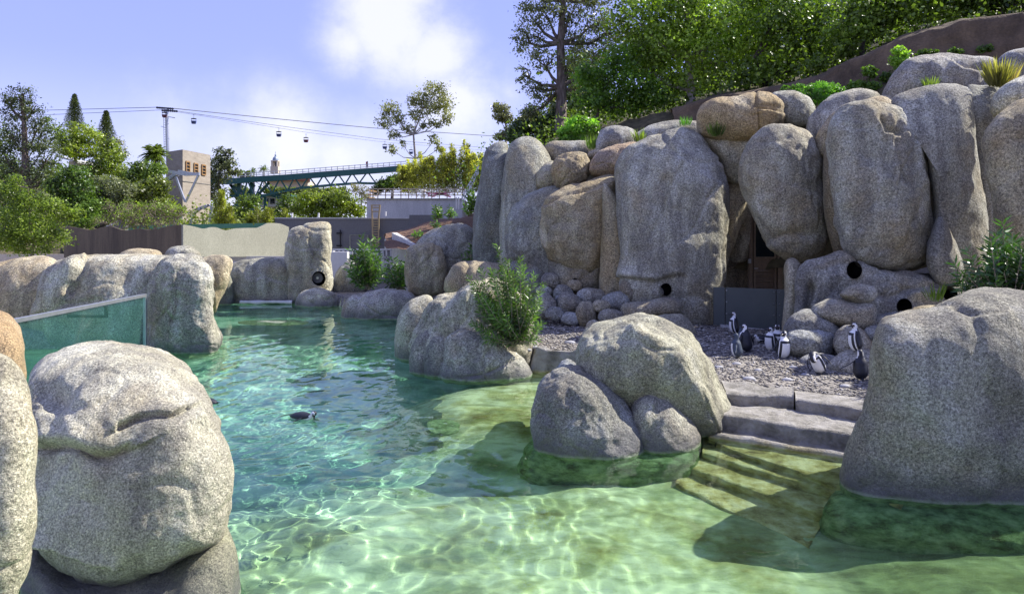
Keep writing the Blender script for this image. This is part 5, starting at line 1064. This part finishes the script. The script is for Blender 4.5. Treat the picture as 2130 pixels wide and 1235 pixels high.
# ---------------------------------------------------------------- trees on the left and centre
T = tree
T('pine', 'tall open crowned dark pine at the far left', 50, [(42, 198, 34, 18), (14, 208, 14, 12), (72, 222, 22, 18), (35, 232, 38, 20), (78, 262, 30, 24), (22, 275, 32, 24), (60, 300, 46, 24), (100, 320, 26, 28), (10, 322, 30, 24), (45, 350, 50, 24), (95, 372, 40, 24), (20, 395, 44, 22), (85, 410, 42, 20)],
  [(62, 440), (56, 390), (52, 320), (50, 250), (47, 195)], .34, 15000, 'needle', (1.0, 1.0, .85), .20, .22, .9, 'bark', sub=20, spread=.34)
def norfolk(px, ytop, ybase, Y, w, lb):
    root = empty('norfolk_pine', W(px, ybase, Y), lb, 'tree'); P_, D_ = [], []; n = 26
    for k in range(n):
        t = (k+.5)/n; y = ytop+(ybase-ytop)*t; r = w*(t**.85)
        for j in range(11):
            a = 2*PI*j/11+k*.9; m = 26
            for q in range(m):
                u = (q+1)/m; P_.append(np.array(W(px, y, Y))+np.array([math.cos(a)*r*u, math.sin(a)*r*u, -.10*r*u+.25*r*u*u])+RN.normal(size=3)*.05*w); D_.append((math.cos(a), math.sin(a), .5+RN.normal()*.5))
    leafmesh('crown', np.array(P_), np.array(D_)+RN.normal(size=(len(P_), 3))*.35, .30*w/2, .045*w/2, M['needle'], root)
    MB().tube([W(px, ybase+30, Y), W(px, ytop, Y)], [.22, .03], 6).build('trunk', M['dark'], root, True)
norfolk(155, 197, 268, 85, 1.25, 'left and taller of the two norfolk island pines on the left hill')
norfolk(221, 232, 305, 85, 1.35, 'right and lower of the two norfolk island pines on the left hill')
L1 = (1.0, 1.0, 1.0)
T('broadleaf_tree', 'bright flat topped green tree in front of the taller norfolk pine', 66, [(165, 268, 30, 16), (145, 290, 36, 18), (185, 290, 30, 20), (165, 315, 40, 18), (205, 320, 26, 18), (130, 300, 22, 20)], [(157, 365), (157, 320), (165, 285)], .2, 8000, 'leaf', (1.7, 1.65, 1.0), .22, .4, bark='pale')
T('broadleaf_tree', 'yellow green tree between the norfolk pines and the concrete tower', 64, [(232, 322, 26, 22), (245, 350, 24, 20), (200, 352, 34, 18), (265, 372, 28, 14), (222, 300, 16, 14)], [(235, 400), (235, 340)], .2, 6000, 'leaf', (1.5, 1.5, 1.1), .22, .4)
T('shrub_tree', 'wispy grey tree top poking out beside the right norfolk pine', 70, [(246, 302, 12, 22), (255, 320, 12, 14)], [(245, 360), (246, 290)], .08, 1200, 'euc', (1, 1, 1), .18, .25)
T('broadleaf_tree', 'round dark green tree left of the fan palm', 60, [(290, 350, 26, 16), (310, 365, 22, 16), (275, 368, 24, 14), (330, 352, 16, 14)], [(292, 410), (292, 360)], .16, 4500, 'leaf', (1.0, 1.15, .9), .2, .4)
T('shrub_tree', 'deep green glossy tree in the middle of the left hill', 48, [(150, 365, 26, 22), (165, 395, 32, 24), (140, 420, 24, 20), (180, 425, 30, 24), (165, 455, 40, 20), (118, 390, 20, 26)], [(165, 480), (160, 400)], .15, 11000, 'leaf', (.8, 1.05, .8), .17, .45)
T('shrub_tree', 'blue grey green shrub mass below the norfolk pines', 50, [(215, 385, 34, 22), (240, 405, 30, 20), (200, 415, 24, 20), (262, 395, 24, 18), (230, 435, 36, 18)], [(225, 470), (225, 410)], .15, 8500, 'euc', (.9, 1.0, .95), .18, .35)
T('shrub_tree', 'mixed green shrubs left of the concrete tower', 52, [(300, 395, 32, 18), (330, 385, 26, 18), (285, 415, 26, 18), (330, 415, 26, 18), (350, 440, 22, 20)], [(310, 460), (310, 410)], .12, 7000, 'leaf', (1.2, 1.15, .95), .19, .4)
T('shrub_tree', 'dark shrubs at the left edge behind the pine', 58, [(-20, 340, 50, 40), (20, 370, 40, 30), (-10, 420, 50, 40), (60, 430, 50, 24), (110, 350, 20, 20), (-30, 280, 40, 40), (115, 280, 20, 20), (100, 255, 14, 12)], [(10, 470), (10, 380)], .2, 10000, 'leaf', (.95, 1.05, .9), .22, .4)
T('broadleaf_tree', 'loose yellow green tree in the left foreground behind the long rock', 25, [(52, 415, 40, 18), (20, 400, 30, 16), (95, 425, 40, 16), (130, 450, 34, 14), (35, 450, 55, 26), (75, 478, 60, 24), (15, 490, 50, 26), (60, 510, 60, 20), (120, 495, 26, 16), (150, 442, 26, 10), (30, 378, 18, 14)], [(68, 560), (66, 500), (60, 430), (58, 390)], .07, 15000, 'lime', (.80, .75, .7), .10, .30, .8, 'twig', sub=12, spread=.50)
def baretree():
    root = empty('bare_tree', W(300, 478, 44), 'tangle of pale bare twigs with a few green leaf tufts before the concrete tower', 'tree'); mb = MB(); tips = []
    def grow(p, d, L, r, lv):
        q = p+d*L; mb.tube([p, p.lerp(q, .5)+Vector((RN.normal()*.06*L, 0, RN.normal()*.06*L)), q], [r, r*.8, r*.6], 5, False)
        if lv == 0: tips.append(q); return
        for k in range(3 if lv > 1 else 4):
            nd = (d+Vector((RN.normal()*.6, RN.normal()*.4, RN.normal()*.45+.05))).normalized(); grow(q if k else p.lerp(q, .7), nd, L*RN.uniform(.6, .85), r*.62, lv-1)
    for bx_ in (250, 285, 315, 345):
        for s in (-.9, -.3, .4, .9): grow(W(bx_, 482, 44), Vector((s+RN.normal()*.3, 0, .75)).normalized(), .75, .05, 4)
    mb.build('branches', M['twig'], root, True); t = np.array([tuple(q) for q in tips]); t = t[RN.rand(len(t)) < .5]
    t = np.repeat(t, 3, 0)+RN.normal(size=(len(t)*3, 3))*.08; leafmesh('leaves', t, RN.normal(size=t.shape), .14, .045, M['lime'], root, (.9, .85, .9))
baretree()
def palm(px, py, ybase, Y, r, n, lb, fan=False):
    c = W(px, py, Y); root = empty('palm', W(px, ybase, Y), lb, 'palm tree'); P_, D_, Ls = [], [], []
    for k in range(n):
        a = RN.uniform(0, 2*PI); e = RN.uniform(-.7, 1.3); L = r*RN.uniform(.8, 1.1); d = Vector((math.cos(a)*math.cos(e), math.sin(a)*math.cos(e), math.sin(e)))
        for q in range(16):
            u = (q+1)/16; p = c+d*L*u+Vector((0, 0, -.45*L*u*u))
            for s in (-1, 1): P_.append(tuple(p)); sd = Vector((-math.sin(a), math.cos(a), 0))*s; D_.append(tuple(sd*(.8 if not fan else .45)+d*.6+Vector((0, 0, -.5)))); Ls.append(L*(.28 if not fan else .4)*(1-.5*u))
    leafmesh('fronds', np.array(P_), np.array(D_), np.array(Ls), np.array(Ls)*.09, M['leaf'], root, (1.2, 1.25, .9))
    MB().tube([W(px, ybase, Y), tuple(c)], [r*.11, r*.08], 7).build('trunk', M['bark'], root, True)
palm(323, 318, 400, 62, 1.35, 90, 'fan palm standing just left of the concrete tower', True)
palm(549, 350, 385, 120, 1.25, 36, 'feathery palm left of the bell tower')
palm(528, 356, 385, 130, 1.3, 30, 'smaller feathery palm among the bushes left of the bell tower')
T('broadleaf_tree', 'loose grey green tree behind the concrete tower on its right', 82, [(465, 318, 20, 12), (450, 338, 18, 16), (475, 340, 22, 14), (455, 362, 26, 18), (485, 356, 16, 10), (448, 395, 16, 22)], [(455, 430), (456, 360), (462, 325)], .16, 5500, 'euc', (.75, .85, .85), .26, .4)
def bamboo(name, lb, Y, cols, n, col, leaf=.2):
    root = empty(name, W(cols[0][0], cols[0][2], Y), lb, 'bamboo'); P_, D_ = [], []; mb = MB()
    for (x, yt, yb_, w) in cols:
        for k in range(7):
            bx_ = x+RN.uniform(-w, w)*.5; tx = x+RN.uniform(-w, w)*.8; th = yt+abs(RN.normal())*(yb_-yt)*.28; a, b = W(bx_, yb_, Y+RN.uniform(-.7, .7)), W(tx, th, Y+RN.uniform(-1, 1)); mb.tube([a, a.lerp(b, .6), b], [.03, .025, .008], 4, False)
            m = n//(7*len(cols)); u = RN.uniform(.05, 1.0, m)**.8; p = np.array(a)[None]*(1-u[:, None])+np.array(b)[None]*u[:, None]; s = w/F*Y*.40*(1.08-u[:, None]); p = p+RN.normal(size=p.shape)*s*np.array([1, 1, .8]); P_.append(p)
            dd = RN.normal(size=p.shape)*.6; dd[:, 2] += .25; dd[:, 0] += np.sign(p[:, 0]-a.x)*.3; D_.append(dd)
    leafmesh('leaves', np.vstack(P_), np.vstack(D_), leaf*RN.uniform(.6, 1.2, sum(map(len, P_))), leaf*.14, M['bamboo'], root, col); mb.build('culms', M['twig'], root, True)
bamboo('bamboo_clump', 'golden green bamboo thicket behind the concrete block and left of the boulder wall', 58, [(868, 327, 398, 28), (890, 314, 398, 30), (912, 307, 398, 30), (935, 310, 400, 30), (955, 300, 400, 28), (972, 284, 400, 12), (985, 310, 400, 26), (1000, 317, 400, 24), (850, 342, 396, 26), (840, 345, 380, 8)], 34000, (1.6, 1.6, 1.2), .24)
bamboo('bamboo_shrub', 'pale feathery bamboo shrub between the concrete tower and the footbridge pier', 56, [(455, 405, 470, 16), (475, 425, 475, 20), (462, 395, 430, 10)], 6500, (1.1, 1.2, .8), .2)
bamboo('bamboo_shrub', 'feathery bamboo shrub under the footbridge pier, left of the grey wall end', 56, [(545, 430, 475, 18), (525, 440, 475, 14), (560, 435, 470, 12), (590, 430, 470, 12)], 6500, (1.0, 1.1, .8), .2)
T('eucalyptus', 'rounded pale trunked eucalyptus against the sky in the centre', 62, [(905, 188, 26, 17), (875, 205, 20, 18), (925, 214, 18, 20), (930, 243, 12, 16), (897, 225, 22, 16), (866, 238, 16, 14), (858, 214, 12, 12), (905, 256, 16, 9), (880, 262, 10, 9), (813, 225, 18, 16), (799, 252, 14, 18), (830, 248, 14, 14), (848, 268, 14, 10), (820, 279, 13, 10), (815, 311, 10, 11), (838, 300, 6, 8), (903, 290, 10, 13), (914, 307, 7, 9)],
  [(862, 375), (864, 330), (860, 280), (880, 225)], .15, 8500, 'euc', (1.35, 1.35, 1.05), .22, .3, .8, 'pale', .3, sub=10, spread=.42)
T('eucalyptus', 'small round topped eucalyptus just left of the hillside trees', 60, [(1042, 225, 20, 12), (1055, 245, 16, 14), (1040, 245, 12, 10), (1058, 268, 12, 12), (1045, 285, 18, 10)], [(1052, 310), (1054, 270), (1044, 225)], .12, 3500, 'euc', (1, 1, .9), .22, .3, .8, 'pale')
T('broadleaf_tree', 'broad bright green tree crown behind the grey wall', 62, [(640, 415, 26, 16), (670, 420, 28, 20), (700, 415, 24, 22), (725, 425, 26, 20), (655, 440, 34, 14), (700, 442, 34, 12), (745, 438, 18, 14), (625, 435, 22, 16)], [(680, 470), (680, 430)], .2, 11000, 'leaf', (1.75, 1.7, 1.0), .2, .45)
T('broadleaf_tree', 'dark green bush behind the railing of the concrete block', 60, [(800, 385, 18, 12), (820, 378, 20, 14), (845, 388, 14, 10), (785, 396, 12, 8)], [(815, 415), (815, 395)], .12, 5000, 'leaf', (.8, 1.0, .8), .2, .4)
T('broadleaf_tree', 'grey leafless looking tree between the green crown and the concrete block', 75, [(750, 400, 16, 18), (765, 412, 12, 14), (735, 392, 12, 10)], [(752, 450), (752, 400)], .12, 1500, 'euc', (1.2, 1.1, 1.1), .24, .2, bark='pale')
T('broadleaf_tree', 'distant green tree row behind the footbridge', 120, [(600, 400, 30, 10), (560, 395, 20, 8), (650, 400, 40, 12), (500, 400, 20, 16), (700, 398, 30, 10), (505, 362, 20, 8), (470, 372, 14, 8)], [(620, 440), (620, 400)], .3, 6500, 'leaf', (1.2, 1.2, 1.1), .45, .4)
T('shrub_tree', 'mid green shrubs at the foot of the footbridge pier', 75, [(520, 420, 24, 16), (500, 445, 26, 14), (600, 425, 20, 20), (580, 450, 26, 16)], [(540, 470), (540, 440)], .1, 4500, 'leaf', (.9, 1.05, .85), .26, .4)

def hill_cover():
    pxl = CX+lv[:, 0]/lv[:, 1]*F; k = (lv[:, 1] > 52) & (lv[:, 1] < 170) & (pxl > -120) & (pxl < 1000); q = lv[k]; q = q[RN.randint(0, len(q), 1500)]+RN.normal(size=(1500, 3))*np.array([2.5, 2.0, .5])
    sc_ = q[:, 1:2]/60; p = (q[:, None]+RN.normal(size=(1500, 26, 3))*np.array([1.0, .8, .55])*sc_[:, None]).reshape(-1, 3); p[:, 2] += .6
    L = .24*np.repeat(sc_[:, 0], 26)*RN.uniform(.7, 1.3, len(p)); o = leafmesh('hillside_shrubbery', p, RN.normal(size=p.shape), L, L*.38, M['leaf'], None, (1.25, 1.25, .95), RN.normal(size=p.shape)*.5+np.array([0, -.3, .8]))
    tag(o, 'mixed green shrubbery covering the slopes between the trees', None, kind='stuff')
hill_cover()
def bank_cover():
    hv = bpy.data.objects['hillside']; q = np.empty(len(hv.data.vertices)*3); hv.data.vertices.foreach_get('co', q); q = q.reshape(-1, 3)+np.array(hv.location)
    rows = q[q[:, 1] > 22]; yy = np.interp(CX+rows[:, 0]/rows[:, 1]*F, hp, yb); rows = rows[(rows[:, 1] > yy+1.2) & (rows[:, 1] < yy+34)]
    k = rows[RN.randint(0, len(rows), 1500)]+RN.normal(size=(1500, 3))*np.array([.9, .8, .1]); p = (k[:, None]+RN.normal(size=(1500, 22, 3))*np.array([.6, .5, .42])).reshape(-1, 3); p[:, 2] += .4
    o = leafmesh('hillside_undergrowth', p, RN.normal(size=p.shape), .18*RN.uniform(.7, 1.3, len(p)), .065, M['leaf'], None, (.9, 1.05, .8), RN.normal(size=p.shape)*.6+np.array([0, -.2, .7])); tag(o, 'dark undergrowth covering the slope above the retaining wall', None, kind='stuff')
bank_cover()

# ---------------------------------------------------------------- trees above the boulder wall
T('eucalyptus', 'tall straight trunked eucalyptus at the left edge of the hillside wood', 34, [(1100, 25, 26, 26), (1085, 80, 18, 36), (1110, 70, 22, 30), (1128, 120, 30, 34), (1140, 30, 30, 34), (1185, 20, 34, 34), (1200, 80, 26, 40), (1240, 40, 34, 34), (1250, 100, 30, 40), (1110, 180, 26, 24), (1135, 205, 24, 26), (1100, 235, 26, 16), (1185, 140, 20, 26), (1240, -10, 50, 24), (1160, -30, 60, 30), (1095, -20, 30, 26), (1085, 150, 10, 26), (1200, 185, 16, 18), (1280, 60, 24, 30)],
  [(1166, 275), (1168, 180), (1166, 90), (1172, 0), (1176, -60)], .30, 18000, 'euc', (.85, .92, .85), .15, .26, .8, 'bark', .6, sub=24, spread=.36)
T('broadleaf_tree', 'big bright broadleaf tree spreading over the middle of the hillside', 30, [(1330, 40, 70, 50), (1420, 30, 80, 50), (1510, 50, 80, 56), (1380, 95, 80, 46), (1470, 110, 80, 46), (1340, 130, 56, 36), (1430, 165, 60, 30), (1550, 110, 60, 40), (1400, -20, 120, 40), (1560, 5, 60, 40)],
  [(1436, 232), (1438, 190), (1430, 120), (1440, 40)], .24, 24000, 'leaf', (1.6, 1.8, 1.1), .16, .42, .9, 'pale', sub=12, spread=.42)
T('broadleaf_tree', 'light green young tree filling the gap between the tall eucalyptus and the big broadleaf tree', 29.2, [(1290, 120, 40, 34), (1260, 160, 44, 34), (1320, 175, 50, 32), (1235, 205, 40, 28), (1300, 215, 50, 26), (1360, 200, 40, 24), (1215, 160, 20, 30)],
  [(1240, 265), (1245, 220), (1270, 160)], .09, 11000, 'lime', (.6, .75, .55), .14, .36, .9, 'dark', sub=12, spread=.42)
T('broadleaf_tree', 'dark crooked trunked tree right of the big broadleaf one', 28.5, [(1610, 60, 60, 46), (1670, 40, 60, 50), (1640, 120, 56, 34), (1580, 150, 46, 30), (1700, 100, 50, 34), (1730, 40, 56, 44), (1640, -20, 100, 40), (1545, 170, 26, 16)],
  [(1590, 192), (1592, 160), (1570, 120), (1600, 60)], .17, 13000, 'leaf', (1.2, 1.4, .9), .15, .42, .9, 'dark', sub=12, spread=.42)
T('broadleaf_tree', 'dark leafy tree over the retaining wall at upper right', 26, [(1760, 70, 46, 34), (1810, 40, 56, 34), (1880, 15, 60, 36), (1950, 0, 70, 36), (1820, -10, 80, 40), (1700, 130, 26, 20), (1760, 112, 24, 10)],
  [(1790, 118), (1795, 80), (1815, 30)], .15, 13000, 'leaf', (1.05, 1.25, .85), .14, .42, .9, 'dark', sub=12, spread=.42)
T('broadleaf_tree', 'dark tree in the top right corner above the retaining wall', 25, [(2040, -5, 60, 34), (2110, -15, 60, 34), (2180, -20, 60, 34), (2000, -30, 80, 30)], [(2080, 45), (2080, 10)], .14, 12000, 'leaf', (.6, .75, .55), .13, .42, .9, 'dark')
T('conifer', 'very dark tree at the foot of the tall eucalyptus, left side', 38, [(1085, 265, 22, 16), (1105, 240, 18, 20), (1130, 262, 30, 24), (1160, 240, 18, 30), (1075, 285, 22, 12)], [(1120, 300), (1118, 270)], .15, 9000, 'needle', (1.1, 1.3, 1.1), .2, .4)
for i, (bl, lb) in enumerate((([(1200, 225, 50, 50), (1260, 240, 50, 40), (1330, 245, 60, 26), (1210, 150, 40, 50)], 'dark undergrowth behind the bright green shrub'), ([(1400, 200, 60, 36), (1480, 160, 60, 40), (1350, 120, 60, 60), (1450, 80, 60, 60)], 'dark woodland depth behind the big broadleaf tree'),
        ([(1560, 80, 70, 60), (1640, 100, 60, 60), (1700, 60, 70, 70), (1580, 10, 80, 50)], 'dark woodland depth behind the crooked trunked tree'), ([(1800, 10, 90, 60), (1900, -30, 90, 50), (2040, -40, 100, 50), (2150, -40, 80, 40)], 'dark woodland depth behind the trees over the retaining wall'))):
    T('thicket', lb, 42, bl, None, 0, 9000, 'needle', (1.7, 2.0, 1.2), .26, .5, 1.2, sub=14, spread=.4)
T('bright_shrub', 'bright lime green shrub on the crest at the foot of the tall eucalyptus', 26.5, [(1205, 262, 30, 20), (1180, 275, 20, 16), (1228, 270, 22, 16), (1208, 248, 14, 10), (1195, 290, 34, 12), (1238, 258, 12, 8)], [(1205, 310), (1205, 280)], .04, 6500, 'lime', (.85, 1.1, .8), .10, .36, .9, 'twig', sub=20, spread=.24, cat='shrub')
T('bright_shrub', 'soft green shrub on the crest between the golden cracked boulder and the retaining wall', 22.6, [(1665, 190, 30, 14), (1710, 190, 32, 18), (1740, 195, 18, 16), (1690, 205, 40, 16), (1640, 186, 18, 8)], [(1700, 235), (1700, 205)], .04, 9000, 'lime', (.55, .85, .65), .08, .25, .9, 'twig', sub=30, spread=.2, cat='shrub')
T('bright_shrub', 'small upright lime green shrub on the bank before the retaining wall', 21.6, [(1872, 106, 13, 12), (1866, 126, 14, 10), (1882, 120, 12, 12), (1870, 142, 12, 8)], [(1870, 160), (1871, 115)], .02, 1600, 'lime', (.85, 1.0, .75), .09, .4, .9, 'twig', sub=12, spread=.3, cat='shrub')
T('creeper', 'dark green creeper hanging on the lower retaining wall', 22.8, [(1800, 180, 40, 12), (1850, 160, 20, 10), (1780, 200, 30, 10), (1810, 150, 14, 12)], None, 0, 4500, 'leaf', (.7, .95, .7), .09, .45, .6, cat='creeper')
T('creeper', 'sparse dark plants along the retaining wall at the top right', 21.9, [(1930, 112, 30, 6), (2060, 103, 30, 7), (1990, 108, 20, 6)], None, 0, 2500, 'leaf', (.7, .95, .6), .08, .45, .6, cat='creeper')

# ---------------------------------------------------------------- willow-leaved bushes (long narrow leaves along upright stems)
def oleander(lb, Y, base, spread_px, stems, L, wd, per, col, mat='bush', name='oleander', dens=1.0, cat='shrub', tops=None):
    b = W(base[0], base[1], Y); root = empty(name, b, lb, cat); mb = MB(); P_, D_, N_ = [], [], []
    for i in range(stems):
        if tops and i < len(tops): tx, ty = tops[i]
        else:
            a = RN.uniform(-1, 1); tx = base[0]+spread_px[0]*a+spread_px[2]; ty = base[1]-spread_px[1]*RN.uniform(.25, 1)*(1-.45*abs(a)**1.5)
        dyy = RN.uniform(-1, 1)*spread_px[0]/F*Y*.7; e = W(tx, ty, Y)+Vector((0, dyy, 0)); s = b+Vector((RN.uniform(-.15, .15), dyy*.2, 0)); mid = s.lerp(e, .5)+Vector(((e.x-s.x)*.12, dyy*.15, -.06*abs(e.x-s.x)+.05)); h_ = (e-s).length
        mb.tube([s, mid, e], [.012, .009, .004], 5, False); m = int(per*h_*dens)
        for k in range(m):
            t = .12+.88*(k+RN.uniform(0, 1))/m; p = s.lerp(mid, t*2) if t < .5 else mid.lerp(e, t*2-1); ax_ = (mid-s if t < .5 else e-mid).normalized(); a = k*2.4+RN.uniform(-.3, .3); up = .9 if t > .9 else .55
            o1 = ax_.cross(Vector((0, 1, .1))).normalized(); o2 = ax_.cross(o1); d = (o1*math.cos(a)+o2*math.sin(a))+ax_*up+Vector((0, 0, RN.uniform(-.25, .05))); P_.append(tuple(p)); D_.append(tuple(d.normalized()))
    n = len(P_); leafmesh('leaves', np.array(P_), np.array(D_), L*RN.uniform(.65, 1.15, n), wd, M[mat], root, col); mb.build('stems', M['twig'], root, True); return root
oleander('leafy green oleander like bush with narrow leaves beside the slanting boulder', 14.6, (1080, 715), (75, 175, -25), 60, .15, .016, 42, (1.25, 1.3, 1.0), dens=1.5, tops=[(1035, 510), (1058, 545), (1082, 535), (1090, 550), (1110, 570), (1128, 588), (975, 575), (990, 590), (1000, 560), (985, 600), (1120, 610), (1125, 640), (1020, 560), (1045, 560), (1030, 600), (1005, 700), (1010, 690), (1120, 680), (1118, 700), (1070, 570), (1050, 590), (1095, 600)])
oleander('dark green bush at the right edge in front of the nest holes', 11.3, (2095, 660), (90, 160, 20), 130, .20, .019, 44, (.45, .62, .5), tops=[(2110, 460), (2095, 490), (2060, 485), (2040, 500), (2020, 520), (2130, 500), (2150, 490), (2000, 575), (1995, 600), (2010, 550), (1985, 615), (2080, 520)])
oleander('bushy green shrub on the far shore left of its darker neighbour', 29.5, (765, 602), (36, 110, 0), 46, .34, .04, 20, (1.0, 1.1, .9), tops=[(745, 492), (760, 510), (785, 498), (778, 515), (735, 520)])
oleander('darker low shrub on the far shore beside the squarish boulder', 29.5, (832, 602), (34, 76, 0), 36, .30, .035, 20, (.6, .75, .65))
oleander('dark little bush at the foot of the tall narrow pillar', 25.5, (985, 545), (26, 40, 0), 16, .26, .035, 16, (.7, .8, .7))
oleander('green plant on the mulched bank, leftmost of the tall ones', 34, (912, 458), (12, 40, 0), 16, .26, .045, 18, (1.6, 1.7, 1.1), name='bank_plant', cat='plant')
oleander('green plant on the mulched bank in front of the concrete block corner', 34, (938, 456), (10, 28, 0), 10, .24, .04, 18, (1.6, 1.7, 1.1), name='bank_plant', cat='plant')
oleander('bright plant on the mulched bank against the tall narrow pillar', 33, (978, 450), (13, 60, 0), 22, .26, .045, 18, (1.6, 1.7, 1.1), name='bank_plant', cat='plant')
oleander('low plant at the bottom of the mulched bank', 32.6, (865, 494), (14, 18, 0), 10, .2, .05, 18, (1.6, 1.7, 1.1), name='bank_plant', cat='plant')
oleander('small plant in the middle of the mulched bank', 33, (905, 474), (14, 14, 0), 8, .2, .05, 18, (1.6, 1.7, 1.1), name='bank_plant', cat='plant')
def tuft(px, py, Y, n, h, lb, col, mat='bamboo', cat='grass tuft'):
    b = W(px, py, Y); a = RN.uniform(0, 2*PI, n); pos = np.array(b)+np.stack([np.cos(a), np.sin(a), a*0], -1)*RN.uniform(0, .16, (n, 1)); d = np.stack([np.cos(a)*.35, np.sin(a)*.35, np.ones(n)], -1)+RN.normal(size=(n, 3))*.12
    o = leafmesh('grass_tuft', pos, d, h*RN.uniform(.5, 1, n), h*.03, M[mat], None, col); tag(o, lb, cat)
tuft(2075, 182, 17.3, 160, .85, 'dry feathery grass tuft at the top of the shaded wedge of rock', (1.0, .95, 1.1))
tuft(2092, 178, 17.5, 60, .7, 'taller plumed grass stalks right of the dry feathery tuft', (1.2, 1.0, 1.2))
tuft(1232, 312, 24, 70, .7, 'green weeds on the crest left of the flat brown stone', (.5, .8, .6))
tuft(1490, 285, 20.0, 70, .5, 'weeds growing against the golden cracked boulder', (.45, .7, .5))
tuft(1330, 295, 22.9, 80, .5, 'weeds in front of the long low crest rock', (.7, 1.0, .7))
tuft(1425, 262, 23.2, 60, .4, 'small leafy weed behind the peak of the largest boulder', (.5, .9, .9), 'lime')
tuft(1935, 185, 18.4, 60, .4, 'thin grass between the long flat topped boulder and the grey column', (.7, 1, .7))
tuft(1945, 628, 14.6, 40, .5, 'sprawling weed stem above the huge right boulder', (.6, .9, .6))
